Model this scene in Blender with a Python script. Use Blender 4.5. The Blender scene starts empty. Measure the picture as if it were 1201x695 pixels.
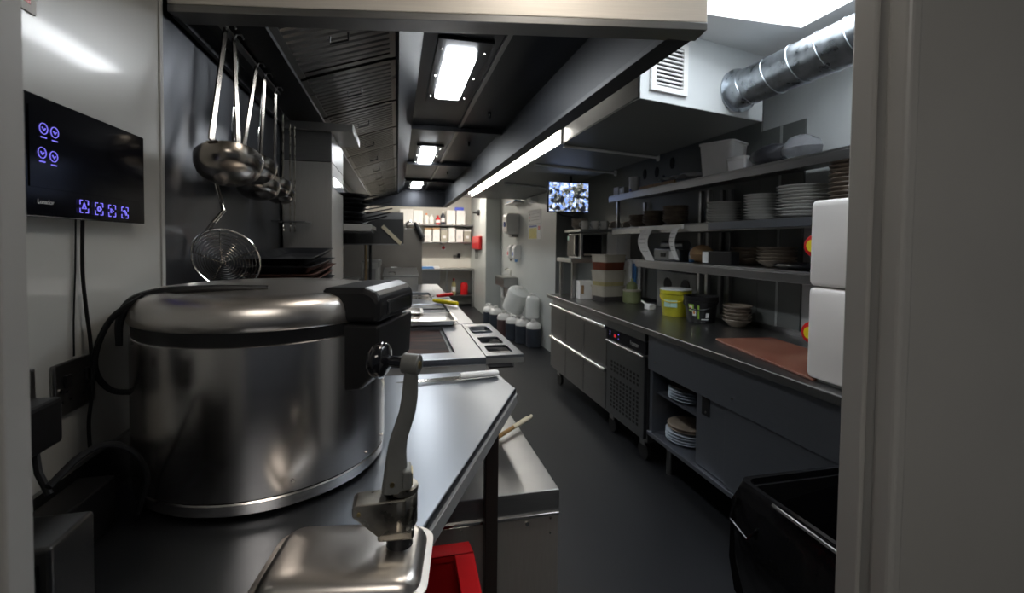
import bpy, bmesh, math, random
from mathutils import Vector, Matrix
random.seed(7)
S = bpy.context.scene
COL = S.collection
R_ = math.radians

# ---------------------------------------------------------------- camera
cam_d = bpy.data.cameras.new('camera'); cam = bpy.data.objects.new('camera', cam_d); COL.objects.link(cam)
FPX = 530.0
cam_d.sensor_width = 36.0; cam_d.lens = FPX / 1201 * 36
cam_d.shift_x = 0.0102086; cam_d.shift_y = -0.0387702
cam_d.clip_start = 0.02; cam_d.clip_end = 60
rot = Matrix.Rotation(R_(-13.0), 3, 'Z') @ Matrix.Rotation(R_(88.2), 3, 'X') @ Matrix.Rotation(R_(0.6), 3, 'Z')
cam.matrix_world = Matrix.Translation((0, 0, 1.42)) @ rot.to_4x4()
cam_d.dof.use_dof = True; cam_d.dof.focus_distance = 1.15; cam_d.dof.aperture_fstop = 4.5
S.camera = cam

# ---------------------------------------------------------------- world, exposure
w = bpy.data.worlds.new('world'); S.world = w; w.use_nodes = True
w.node_tree.nodes['Background'].inputs[0].default_value = (0.75, 0.85, 1.0, 1)
w.node_tree.nodes['Background'].inputs[1].default_value = 0.05
S.view_settings.view_transform = 'Standard'; S.view_settings.look = 'None'
S.view_settings.exposure = 0.0; S.view_settings.gamma = 1.0
S.view_settings.use_curve_mapping = False

# ---------------------------------------------------------------- materials
def mat(name, col, rough=0.5, metal=0.0, var=0.0, vscale=8.0, stretch=(1, 1, 1), rvar=0.0, bump=0.0,
        emis=0.0, ecol=None, trans=0.0, alpha=1.0, coat=0.0, ior=1.45, speck=0.0, col2=None, aniso=0.0, spec=None):
    m = bpy.data.materials.new(name); m.use_nodes = True
    nt = m.node_tree; b = nt.nodes['Principled BSDF']
    b.inputs['Base Color'].default_value = (*col, 1); b.inputs['Roughness'].default_value = rough
    b.inputs['Metallic'].default_value = metal; b.inputs['IOR'].default_value = ior
    if trans: b.inputs['Transmission Weight'].default_value = trans
    if alpha < 1: b.inputs['Alpha'].default_value = alpha
    if coat: b.inputs['Coat Weight'].default_value = coat; b.inputs['Coat Roughness'].default_value = 0.08
    if spec is not None: b.inputs['Specular IOR Level'].default_value = spec
    if aniso: b.inputs['Anisotropic'].default_value = aniso
    if emis:
        b.inputs['Emission Color'].default_value = (*(ecol or col), 1); b.inputs['Emission Strength'].default_value = emis
    if var or rvar or bump or col2:
        tc = nt.nodes.new('ShaderNodeTexCoord'); mp = nt.nodes.new('ShaderNodeMapping'); nz = nt.nodes.new('ShaderNodeTexNoise')
        mp.inputs['Scale'].default_value = stretch
        nz.inputs['Scale'].default_value = vscale; nz.inputs['Detail'].default_value = 5
        nt.links.new(tc.outputs['Object'], mp.inputs['Vector']); nt.links.new(mp.outputs[0], nz.inputs['Vector'])
        if var or col2:
            r = nt.nodes.new('ShaderNodeValToRGB')
            c0 = [max(0, c * (1 - var)) for c in col]; c1 = [min(1, c * (1 + var)) for c in (col2 or col)]
            r.color_ramp.elements[0].position = 0.35; r.color_ramp.elements[1].position = 0.65
            r.color_ramp.elements[0].color = (*c0, 1); r.color_ramp.elements[1].color = (*c1, 1)
            nt.links.new(nz.outputs['Fac'], r.inputs[0]); nt.links.new(r.outputs[0], b.inputs['Base Color'])
        if rvar:
            mr = nt.nodes.new('ShaderNodeMapRange')
            mr.inputs['From Min'].default_value = 0.3; mr.inputs['From Max'].default_value = 0.7
            mr.inputs['To Min'].default_value = max(0.03, rough - rvar); mr.inputs['To Max'].default_value = rough + rvar
            nt.links.new(nz.outputs['Fac'], mr.inputs['Value']); nt.links.new(mr.outputs[0], b.inputs['Roughness'])
        if bump:
            bp = nt.nodes.new('ShaderNodeBump'); bp.inputs['Strength'].default_value = bump; bp.inputs['Distance'].default_value = 0.01
            nt.links.new(nz.outputs['Fac'], bp.inputs['Height']); nt.links.new(bp.outputs[0], b.inputs['Normal'])
    return m
MT = {}
def defm(k, *a, **kw): MT[k] = mat(k, *a, **kw)
defm('steel', (.50, .50, .49), .30, 1, var=.03, vscale=14, stretch=(1, 1, 25), rvar=.015)
defm('steel_top', (.205, .22, .245), .31, 1, var=.02, vscale=3, stretch=(1, 2, 1), rvar=.012)
defm('steel_cooker', (.60, .57, .55), .23, 1, var=.03, vscale=10, stretch=(1, 1, 60), rvar=.012)
defm('steel_lid', (.62, .585, .55), .31, 1, var=.03, vscale=5, rvar=.03)
defm('steel_dark', (.32, .32, .32), .32, 1, var=.04, vscale=12, stretch=(1, 1, 14), rvar=.02)
defm('steel_wall', (.115, .12, .135), .34, 1, var=.15, vscale=3, stretch=(2, 2, .6), rvar=.05)
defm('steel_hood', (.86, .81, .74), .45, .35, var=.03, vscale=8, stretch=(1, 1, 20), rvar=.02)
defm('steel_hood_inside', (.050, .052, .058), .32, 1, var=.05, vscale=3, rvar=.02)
defm('filter_steel', (.10, .096, .09), .29, 1, var=.06, vscale=5, rvar=.02)
defm('chrome', (.72, .69, .65), .12, 1, var=.05, vscale=10)
defm('ladle_steel', (.38, .345, .305), .23, 1, var=.08, vscale=10)
defm('table_edge', (.34, .34, .335), .40, .35, var=.03, vscale=12)
defm('column_steel', (.36, .345, .32), .40, .6, var=.03, vscale=12, stretch=(20, 1, 1))
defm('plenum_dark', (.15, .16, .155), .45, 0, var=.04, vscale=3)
defm('partition', (.17, .155, .135), .42, .6, var=.04, vscale=6)
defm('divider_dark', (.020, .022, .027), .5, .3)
defm('box_dark', (.10, .10, .10), .34, 1)
defm('nickel', (.36, .335, .29), .30, 1, var=.18, vscale=30, rvar=.08, bump=.03)
defm('galv', (.42, .45, .48), .32, 1, var=.18, vscale=22, rvar=.08)
defm('blue_steel', (.235, .25, .285), .36, .85, var=.03, vscale=12, stretch=(1, 1, 25), rvar=.02)
defm('wall_grey', (.42, .42, .40), .30, 0, var=.03, vscale=2, coat=.2, bump=.012)
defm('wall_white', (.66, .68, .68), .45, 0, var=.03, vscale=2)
defm('wall_dark', (.17, .18, .175), .42, 0, var=.05, vscale=3)
defm('wall_green', (.47, .49, .48), .40, 0, var=.03, vscale=2)
defm('wall_beige', (.62, .60, .55), .5, 0, var=.04, vscale=2)
defm('frame_grey', (.34, .335, .32), .38, 0, var=.03, vscale=5)
defm('ceil_white', (.74, .74, .73), .6, 0, var=.02, vscale=2)
defm('floor', (.0145, .0155, .018), .42, 0, var=.35, vscale=220, rvar=.08, bump=.12)
defm('black_plastic', (.009, .009, .010), .36, 0, var=.1, vscale=40)
defm('black_gloss', (.008, .008, .010), .10, 0, coat=.5)
defm('screen_glass', (.003, .003, .005), .12, 0, spec=.22)
defm('black_rubber', (.009, .009, .010), .45, spec=.3)
defm('bag_black', (.005, .005, .006), .16, 0, bump=.6, vscale=10, rvar=.04, spec=.55)
defm('white_plastic', (.82, .81, .79), .38, 0, var=.03, vscale=6)
defm('white_enamel', (.80, .765, .74), .35, 0, var=.02, vscale=3)
defm('translucent_white', (.86, .88, .86), .35, 0, var=.03, vscale=5, trans=.08)
defm('ceramic_white', (.64, .63, .60), .22, 0, var=.03, vscale=10)
defm('ceramic_blue', (.55, .62, .70), .22, 0, var=.03, vscale=10)
defm('ceramic_brown', (.16, .125, .095), .3, 0, var=.25, vscale=12)
defm('ceramic_tan', (.30, .25, .20), .3, 0, var=.2, vscale=12)
defm('paper', (.78, .78, .78), .7, 0, var=.04, vscale=20)
defm('ink', (.08, .08, .09), .6)
defm('card_brown', (.42, .26, .13), .75, 0, var=.1, vscale=10)
defm('carton_white', (.88, .85, .83), .6, 0, var=.04, vscale=6)
defm('red_plastic', (.55, .012, .015), .3, 0, var=.06, vscale=8)
defm('red_board', (.15, .045, .028), .45, 0, var=.12, vscale=5, rvar=.08, col2=(.19, .085, .055))
defm('yellow_plastic', (.75, .60, .02), .35, 0, var=.05, vscale=6)
defm('yellow_bucket', (.50, .47, .03), .35, 0, var=.1, vscale=7)
defm('lime', (.30, .52, .05), .4)
defm('egg_white', (.85, .84, .80), .5)
defm('orange', (.80, .25, .02), .5)
defm('teal_label', (.45, .68, .60), .5)
defm('blue_plastic', (.08, .12, .65), .35)
defm('blue_cap', (.10, .28, .62), .35)
defm('sauce_red', (.12, .03, .015), .35, 0, var=.2, vscale=12)
defm('sauce_yellow', (.34, .30, .14), .4, 0, var=.15, vscale=12)
defm('sauce_dark', (.045, .04, .04), .35)
defm('tub_clear', (.40, .37, .31), .3, 0, var=.05, vscale=9)
defm('green_sauce', (.20, .23, .11), .35, 0, var=.1, vscale=9)
defm('jug_dark', (.040, .048, .064), .35, 0, var=.15, vscale=8)
defm('jug_plum', (.09, .055, .055), .35, 0, var=.15, vscale=8)
defm('griddle', (.014, .013, .015), .6, 0, var=.4, vscale=5, stretch=(.6, 3, 1), rvar=.06, col2=(.055, .030, .024), spec=.06)
defm('pan_black', (.018, .018, .020), .38, .5, var=.3, vscale=12, rvar=.1)
defm('pan_rust', (.05, .028, .022), .45, .3, var=.5, vscale=25, col2=(.12, .05, .035), bump=.2)
defm('grey_cast', (.155, .158, .150), .42, .2, var=.08, vscale=25, bump=.05)
defm('brass', (.42, .33, .16), .35, 1, var=.2, vscale=30)
defm('ivory', (.70, .62, .45), .4, 0, var=.05, vscale=8)
defm('wood_brown', (.30, .17, .06), .5, 0, var=.2, vscale=15, stretch=(1, 6, 1))
defm('copper_pipe', (.52, .38, .22), .3, 1)
defm('leg_brown', (.030, .024, .022), .4, .3)
defm('icon_purple', (.16, .15, .75), .5, emis=.75, ecol=(.24, .20, 1.0))
defm('led_red', (.6, .02, .03), .5, emis=.5)
defm('lamp', (1, 1, 1), .5, emis=34, ecol=(.93, .97, 1.0))
defm('strip', (1, .98, .94), .5, emis=17, ecol=(1, .96, .88))
defm('skylight', (1, 1, 1), .5, emis=8, ecol=(.86, .93, 1.0))
defm('room_lamp', (1, 1, 1), .5, emis=8, ecol=(1, .93, .84))
defm('pantry_lamp', (1, 1, 1), .5, emis=75, ecol=(1, .93, .82))
defm('door_lamp', (1, 1, 1), .5, emis=13, ecol=(1, .91, .80))
defm('bright_lip', (.80, .79, .77), .22, 1)
defm('grey_plastic', (.22, .22, .21), .45)
defm('plastic_wrap', (.55, .56, .60), .15, 0, trans=.5, bump=.5, vscale=20)
defm('foil_bag', (.05, .05, .06), .3, 0, bump=.5, vscale=15)
defm('fascia_grey', (.24, .25, .26), .35, 1, var=.05, vscale=5, stretch=(1, 1, 25), rvar=.05)
defm('print_blue', (.10, .14, .40), .6)
defm('poster_yellow', (.62, .55, .18), .6, 0, var=.3, vscale=60)
def cctv():
    m = bpy.data.materials.new('cctv_picture'); m.use_nodes = True; nt = m.node_tree; b = nt.nodes['Principled BSDF']
    tc = nt.nodes.new('ShaderNodeTexCoord'); v = nt.nodes.new('ShaderNodeTexVoronoi'); v.inputs['Scale'].default_value = 26
    v2 = nt.nodes.new('ShaderNodeTexNoise'); v2.inputs['Scale'].default_value = 34; v2.inputs['Detail'].default_value = 3
    r = nt.nodes.new('ShaderNodeValToRGB'); el = r.color_ramp.elements
    el[0].position = .36; el[0].color = (.01, .012, .02, 1); el[1].position = .66; el[1].color = (.75, .82, 1, 1)
    for p, c in ((.44, (.10, .11, .09, 1)), (.50, (.42, .42, .38, 1)), (.55, (.06, .22, .85, 1)), (.61, (.35, .50, .85, 1))):
        e = el.new(p); e.color = c
    mx = nt.nodes.new('ShaderNodeMix'); mx.data_type = 'FLOAT'; mx.inputs[0].default_value = .35
    sx = nt.nodes.new('ShaderNodeSeparateColor')
    nt.links.new(tc.outputs['Object'], v.inputs['Vector']); nt.links.new(tc.outputs['Object'], v2.inputs['Vector'])
    nt.links.new(v.outputs['Color'], sx.inputs[0]); nt.links.new(v2.outputs['Fac'], mx.inputs[2]); nt.links.new(sx.outputs[0], mx.inputs[3])
    nt.links.new(mx.outputs[0], r.inputs[0]); nt.links.new(r.outputs[0], b.inputs['Emission Color'])
    b.inputs['Emission Strength'].default_value = 1.5; b.inputs['Base Color'].default_value = (0, 0, 0, 1); b.inputs['Roughness'].default_value = .3
    return m
MT['cctv'] = cctv()

# ---------------------------------------------------------------- mesh helpers
LOC = {}
class B:
    def __init__(s): s.v = []; s.f = []
    def add(s, vs, fs):
        o = len(s.v); s.v += [Vector(p) for p in vs]; s.f += [tuple(i + o for i in q) for q in fs]; return s
    def box(s, x0, x1, y0, y1, z0, z1):
        return s.add([(x0, y0, z0), (x1, y0, z0), (x1, y1, z0), (x0, y1, z0), (x0, y0, z1), (x1, y0, z1), (x1, y1, z1), (x0, y1, z1)],
                     [(0, 3, 2, 1), (4, 5, 6, 7), (0, 1, 5, 4), (1, 2, 6, 5), (2, 3, 7, 6), (3, 0, 4, 7)])
    def mbox(s, sx, sy, sz, m):
        a, b, c = sx / 2, sy / 2, sz / 2
        t = B().box(-a, a, -b, b, -c, c); return s.add([m @ p for p in t.v], t.f)
    def poly(s, pts, off):
        n = len(pts); off = Vector(off); p = [Vector(q) for q in pts]
        return s.add(p + [q + off for q in p], [tuple(range(n))[::-1], tuple(range(n, 2 * n))] + [(i, (i + 1) % n, (i + 1) % n + n, i + n) for i in range(n)])
    def prism(s, xy, z0, z1): return s.poly([(x, y, z0) for x, y in xy], (0, 0, z1 - z0))
    def prismy(s, xz, y0, y1): return s.poly([(x, y0, z) for x, z in xz], (0, y1 - y0, 0))
    def prismx(s, yz, x0, x1): return s.poly([(x0, y, z) for y, z in yz], (x1 - x0, 0, 0))
    def bar(s, p0, p1, wd, th, up=(0, 0, 1)):
        p0 = Vector(p0); p1 = Vector(p1); d = (p1 - p0).normalized(); u = Vector(up)
        sd = d.cross(u)
        if sd.length < 1e-4: sd = d.cross(Vector((1, 0, 0)))
        sd.normalize(); u = sd.cross(d)
        a = sd * wd / 2; b = u * th / 2
        return s.add([p0 - a - b, p0 + a - b, p0 + a + b, p0 - a + b, p1 - a - b, p1 + a - b, p1 + a + b, p1 - a + b],
                     [(0, 1, 2, 3), (7, 6, 5, 4), (0, 4, 5, 1), (1, 5, 6, 2), (2, 6, 7, 3), (3, 7, 4, 0)])
    def tube(s, pts, r, n=8, closed=False, caps=True):
        P = [Vector(p) for p in pts]; N = len(P); o = len(s.v)
        rr = r if isinstance(r, (list, tuple)) else [r] * N
        prev = None
        for i in range(N):
            if closed: t = P[(i + 1) % N] - P[i - 1]
            else: t = P[min(i + 1, N - 1)] - P[max(i - 1, 0)]
            t.normalize()
            if prev is None:
                a = t.orthogonal().normalized()
            else:
                a = prev - t * prev.dot(t)
                a = a.normalized() if a.length > 1e-6 else t.orthogonal().normalized()
            prev = a; b = t.cross(a)
            s.v += [P[i] + (a * math.cos(2 * math.pi * k / n) + b * math.sin(2 * math.pi * k / n)) * rr[i] for k in range(n)]
        for i in range(N if closed else N - 1):
            j = (i + 1) % N
            for k in range(n):
                s.f.append((o + i * n + k, o + i * n + (k + 1) % n, o + j * n + (k + 1) % n, o + j * n + k))
        if not closed and caps:
            s.f.append(tuple(o + k for k in range(n))[::-1]); s.f.append(tuple(o + (N - 1) * n + k for k in range(n)))
        return s
    def cyl(s, p0, p1, r0, r1=None, n=20): return s.tube([p0, p1], [r0, r0 if r1 is None else r1], n)
    def lathe(s, prof, c=(0, 0, 0), n=32, m=None):
        o = len(s.v); c = Vector(c)
        for r, z in prof:
            for k in range(n):
                p = Vector((r * math.cos(2 * math.pi * k / n), r * math.sin(2 * math.pi * k / n), z))
                s.v.append((m @ p if m else p) + c)
        for i in range(len(prof) - 1):
            for k in range(n):
                s.f.append((o + i * n + k, o + i * n + (k + 1) % n, o + (i + 1) * n + (k + 1) % n, o + (i + 1) * n + k))
        if prof[0][0] > 1e-5: s.f.append(tuple(o + k for k in range(n))[::-1])
        if prof[-1][0] > 1e-5: s.f.append(tuple(o + (len(prof) - 1) * n + k for k in range(n)))
        return s
    def loft(s, rings, caps=True):
        o = len(s.v); n = len(rings[0])
        for r in rings: s.v += [Vector(p) for p in r]
        for i in range(len(rings) - 1):
            for k in range(n):
                s.f.append((o + i * n + k, o + i * n + (k + 1) % n, o + (i + 1) * n + (k + 1) % n, o + (i + 1) * n + k))
        if caps:
            s.f.append(tuple(o + k for k in range(n))[::-1]); s.f.append(tuple(o + (len(rings) - 1) * n + k for k in range(n)))
        return s
    def quad(s, a, b, c, d): return s.add([a, b, c, d], [(0, 1, 2, 3)])
    def build(s, name, m, parent=None, smooth=False, bevel=0.0, local=False, kind=None, label=None, cat=None, group=None, seg=2, origin=None):
        me = bpy.data.meshes.new(name)
        if parent is not None: base = Vector((0, 0, 0)) if local else LOC[parent.name]
        elif kind == 'structure': base = Vector((0, 0, 0))
        elif origin is not None: base = Vector(origin)
        else:
            xs = [p.x for p in s.v]; ys = [p.y for p in s.v]; zs = [p.z for p in s.v]
            base = Vector(((min(xs) + max(xs)) / 2, (min(ys) + max(ys)) / 2, min(zs)))
        me.from_pydata([tuple(p - base) for p in s.v], [], s.f)
        bm = bmesh.new(); bm.from_mesh(me)
        bmesh.ops.remove_doubles(bm, verts=bm.verts, dist=1e-6); bmesh.ops.recalc_face_normals(bm, faces=bm.faces)
        bm.to_mesh(me); bm.free()
        me.materials.append(MT[m] if isinstance(m, str) else m)
        if smooth:
            me.polygons.foreach_set('use_smooth', [True] * len(me.polygons))
            me.set_sharp_from_angle(angle=R_(38))
        o = bpy.data.objects.new(name, me); COL.objects.link(o)
        if parent is not None:
            o.parent = parent; LOC[o.name] = base.copy()
        else:
            o.location = base; LOC[o.name] = base.copy()
        if bevel:
            md = o.modifiers.new('bevel', 'BEVEL'); md.width = bevel; md.segments = seg; md.limit_method = 'ANGLE'; md.angle_limit = R_(40)
            md.harden_normals = False
        if kind: o['kind'] = kind
        if label: o['label'] = label
        if cat: o['category'] = cat
        if group: o['group'] = group
        return o
def thing(name, label, cat, loc=(0, 0, 0), rz=0, group=None):
    o = bpy.data.objects.new(name, None); COL.objects.link(o); o.empty_display_size = .05
    o.location = loc; o.rotation_euler = (0, 0, rz); LOC[o.name] = Vector(loc)
    o['label'] = label; o['category'] = cat
    if group: o['group'] = group
    return o
def copy_tree(o, parent=None, loc=None, rz=None, label=None):
    c = o.copy(); COL.objects.link(c); c.parent = parent
    if loc is not None: c.location = loc
    if rz is not None: c.rotation_euler = (c.rotation_euler[0], c.rotation_euler[1], rz)
    if label: c['label'] = label
    for ch in list(o.children): copy_tree(ch, c)
    return c
def text(txt, size, m, parent, loc, rotm, name='lettering'):
    cu = bpy.data.curves.new(name, 'FONT'); cu.body = txt; cu.size = size; cu.extrude = size * .01
    t = bpy.data.objects.new(name, cu); COL.objects.link(t)
    bpy.context.view_layer.update()
    me = bpy.data.meshes.new_from_object(t); bpy.data.objects.remove(t)
    me.transform(Matrix.Translation(Vector(loc) - (LOC[parent.name] if parent else Vector())) @ rotm.to_4x4())
    me.materials.clear(); me.materials.append(MT[m])
    o = bpy.data.objects.new(name, me); COL.objects.link(o); o.parent = parent; LOC[o.name] = LOC[parent.name].copy()
    return o
# text orientation: columns = text right, text up, normal
def basis(right, up):
    r = Vector(right).normalized(); u = Vector(up).normalized(); n = r.cross(u)
    return Matrix((r, u, n)).transposed()
def sm(pts, n=5):
    P = [Vector(p) for p in pts]; P = [P[0] * 2 - P[1]] + P + [P[-1] * 2 - P[-2]]; out = []
    for i in range(1, len(P) - 2):
        a, b, c, d = P[i - 1:i + 3]
        for k in range(n):
            t = k / n; out.append(.5 * ((2 * b) + (c - a) * t + (2 * a - 5 * b + 4 * c - d) * t * t + (3 * b - a - 3 * c + d) * t ** 3))
    out.append(P[-2]); return out
ORD = ['lowest', 'second', 'third', 'fourth', 'fifth', 'sixth', 'seventh', 'eighth', 'ninth', 'tenth', 'eleventh', 'twelfth']
def nth(lab, k, n):
    if k == n - 1: return 'topmost ' + lab
    if k == 0: return 'lowest ' + lab
    for s_ in (' in the ', ' on the ', ' on top '):
        i = lab.find(s_)
        if i > 0: return ORD[k] + ' ' + lab[:i] + ' from below' + lab[i:]
    return ORD[k] + ' ' + lab
def rrect(x0, x1, y0, y1, r, n=4):
    P = []
    for cx, cy, a0 in ((x1 - r, y1 - r, 0), (x0 + r, y1 - r, 90), (x0 + r, y0 + r, 180), (x1 - r, y0 + r, 270)):
        for k in range(n + 1):
            a = R_(a0 + 90 * k / n); P.append((cx + r * math.cos(a), cy + r * math.sin(a)))
    return P

# ================================================================ STRUCTURE
B().box(-1.6, 3.4, -3, 10.6, -.1, 0).build('floor', 'floor', kind='structure')
SX0, SX1, SY0, SY1 = .98, 1.86, .78, 1.80
c = B(); ZC = 2.45
c.box(-1.6, SX0, .5, 10.6, ZC, ZC + .1).box(SX1, 3.4, .5, 10.6, ZC, ZC + .1).box(SX0, SX1, .5, SY0, ZC, ZC + .1).box(SX0, SX1, SY1, 10.6, ZC, ZC + .1)
c.box(-1.6, 3.4, -3, .5, 2.55, 2.65)
c.build('ceiling', 'ceil_white', kind='structure')
c = B(); t = .04; z1 = 2.85
c.box(SX0 - t, SX0, SY0 - t, SY1 + t, ZC + .1, z1).box(SX1, SX1 + t, SY0 - t, SY1 + t, ZC + .1, z1)
c.box(SX0, SX1, SY0 - t, SY0, ZC + .1, z1).box(SX0, SX1, SY1, SY1 + t, ZC + .1, z1)
c.build('trim_1', 'ceil_white', kind='structure')
sk = B().box(SX0 - t, SX1 + t, SY0 - t, SY1 + t, z1, z1 + .02).build('window_1', 'skylight', kind='structure')
XW = -.58
wl = B().box(-.75, XW - .012, .5, 10.5, 0, 2.45).build('wall_left', 'wall_grey', kind='structure')
B().box(XW - .012, XW, .5, 1.30, 0, 2.45).build('cladding_or_shade_panel', 'wall_grey', wl)
B().box(XW - .012, XW + .004, 1.301, 1.318, 0, 2.45).build('edge_trim', 'wall_grey', wl, bevel=.002)
B().box(XW - .011, XW - .004, 1.32, 2.02, .6, 2.2).build('steel_splashback', 'steel_wall', wl)
B().box(XW - .011, XW - .004, 2.022, 3.8, .6, 2.2).build('steel_splashback', 'steel_wall', wl)
B().box(XW - .011, XW - .004, 3.802, 5.4, .6, 2.2).build('steel_splashback', 'steel_wall', wl)
wr = B().box(2.262, 2.4, .5, 5.4, 0, 2.45).build('wall_right', 'wall_white', kind='structure')
B().box(2.25, 2.262, 2.45, 5.385, .8, 2.45).build('cladding_or_shade_panel', 'wall_dark', wr)
B().box(2.25, 2.262, 2.30, 2.448, .8, 2.14).build('cladding_or_shade_panel', 'wall_dark', wr)
B().box(2.25, 2.262, 2.13, 2.285, .8, 2.14).build('cladding_or_shade_panel', 'wall_dark', wr)
B().box(2.246, 2.262, 2.285, 2.30, .8, 2.14).build('edge_trim', 'wall_green', wr)
wp = B().box(1.95, 2.4, 5.4, 8.5, 0, 2.45).build('wall_side', 'wall_green', kind='structure')
B().box(1.945, 2.26, 5.385, 5.40, 0, 2.45).build('cladding_or_shade_panel', 'wall_dark', wp)  # dark sheet over the unlit wall end; shade put into the colour
B().box(1.65, 2.4, 8.5, 10.4, 0, 2.45).build('wall_column', 'wall_green', kind='structure', bevel=.01)
B().box(-.75, 1.65, 10.3, 10.4, 0, 2.45).build('wall_back', 'wall_beige', kind='structure')
wf = B().box(-1.6, -.335, .44, .5, 0, 2.6).box(.61, 3.4, .453, .5, 0, 2.6).box(-.335, .61, .44, .5, 2.2, 2.6)
wf.build('wall_front', 'frame_grey', kind='structure')
c = B().box(.607, .628, .432, .46, 0, 2.2)
c.build('trim_2', 'frame_grey', kind='structure', bevel=.006, seg=3)
c = B().box(.602, .610, .47, .50, 0, 2.2); c.build('trim_3', 'frame_grey', kind='structure', bevel=.002)
c = B().box(-.337, -.329, .47, .50, 0, 2.2); c.build('trim_4', 'frame_grey', kind='structure', bevel=.002)
# partition behind the cook line
pw = B().box(-.58, .28, 5.30, 5.36, 0, 1.57).build('wall_partition', 'partition', kind='structure', bevel=.004)

# room behind the doorway: ceiling luminaire
L = thing('ceiling_luminaire', 'square ceiling luminaire in the room before the doorway', 'lamp', (-.15, -1.1, 2.51))
B().box(-.75, .45, -1.45, -.75, 2.515, 2.55).build('housing', 'white_plastic', L, bevel=.004)
B().box(-.72, .42, -1.42, -.78, 2.505, 2.515).build('diffuser', 'room_lamp', L)
L = thing('doorway_downlight', 'square ceiling downlight just inside the doorway before the hood', 'lamp', (.35, .80, 2.43))
B().box(.15, .55, .64, .94, 2.43, 2.449).build('housing', 'white_plastic', L, bevel=.004)
B().box(.18, .52, .67, .91, 2.424, 2.43).build('diffuser', 'door_lamp', L)
# pantry lamp
L = thing('pantry_luminaire', 'long fluorescent luminaire on the pantry ceiling', 'lamp', (.9, 8.9, 2.40))
B().box(.1, 1.5, 8.82, 8.98, 2.42, 2.45).build('housing', 'white_plastic', L)
B().box(.12, 1.48, 8.84, 8.96, 2.40, 2.42).build('diffuser', 'pantry_lamp', L)

# ================================================================ HOOD
HFL = (-.575, 1.335); HFR = (.815, 1.085); HYE = 7.7; HX = .815; HZ = 2.0
H = thing('extraction_hood', 'long stainless extraction hood with baffle filters over the cook line', 'hood', (.1, 4.5, 2.0))
dv = Vector((HFR[0] - HFL[0], HFR[1] - HFL[1])).normalized(); nrm = Vector((-dv.y, dv.x))
def off(p, d): return (p[0] + nrm.x * d, p[1] + nrm.y * d)
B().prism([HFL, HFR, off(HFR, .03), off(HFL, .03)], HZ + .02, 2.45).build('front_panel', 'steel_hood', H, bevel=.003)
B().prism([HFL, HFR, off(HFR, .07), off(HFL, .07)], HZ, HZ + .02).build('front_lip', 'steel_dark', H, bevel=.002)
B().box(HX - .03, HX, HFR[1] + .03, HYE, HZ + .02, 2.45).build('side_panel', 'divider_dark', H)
B().box(HX - .075, HX, HFR[1] + .07, HYE, HZ, HZ + .02).build('side_lip', 'divider_dark', H, bevel=.002)
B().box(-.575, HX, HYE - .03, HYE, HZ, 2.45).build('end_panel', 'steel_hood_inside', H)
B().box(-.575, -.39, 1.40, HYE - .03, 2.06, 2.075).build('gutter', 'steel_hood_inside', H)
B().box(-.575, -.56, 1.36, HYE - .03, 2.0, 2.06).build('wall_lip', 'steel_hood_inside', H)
B().poly([(-.01, 1.35, 2.215), (.005, 1.35, 2.20), (.11, 1.35, 2.29), (.10, 1.35, 2.30)], (0, HYE - .04 - 1.35, 0)).build('divider_plate', 'divider_dark', H)
ys = [1.18, 3.45, 5.0, 6.4, 7.67]
for a, b in zip(ys[:-1], ys[1:]):
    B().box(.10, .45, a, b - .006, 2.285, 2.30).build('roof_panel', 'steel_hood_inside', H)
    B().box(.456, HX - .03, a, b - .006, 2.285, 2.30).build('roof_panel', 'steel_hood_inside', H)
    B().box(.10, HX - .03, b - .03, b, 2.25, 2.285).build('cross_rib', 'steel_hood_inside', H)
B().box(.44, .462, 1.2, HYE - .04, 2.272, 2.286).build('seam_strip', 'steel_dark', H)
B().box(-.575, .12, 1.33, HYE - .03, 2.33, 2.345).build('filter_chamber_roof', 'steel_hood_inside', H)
for y in (3.0, 3.9, 5.6):
    B().cyl((.60, y, 2.285), (.60, y, 2.25), .012, .006, 10).build('fire_nozzle', 'pan_black', H, smooth=True)
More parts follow.
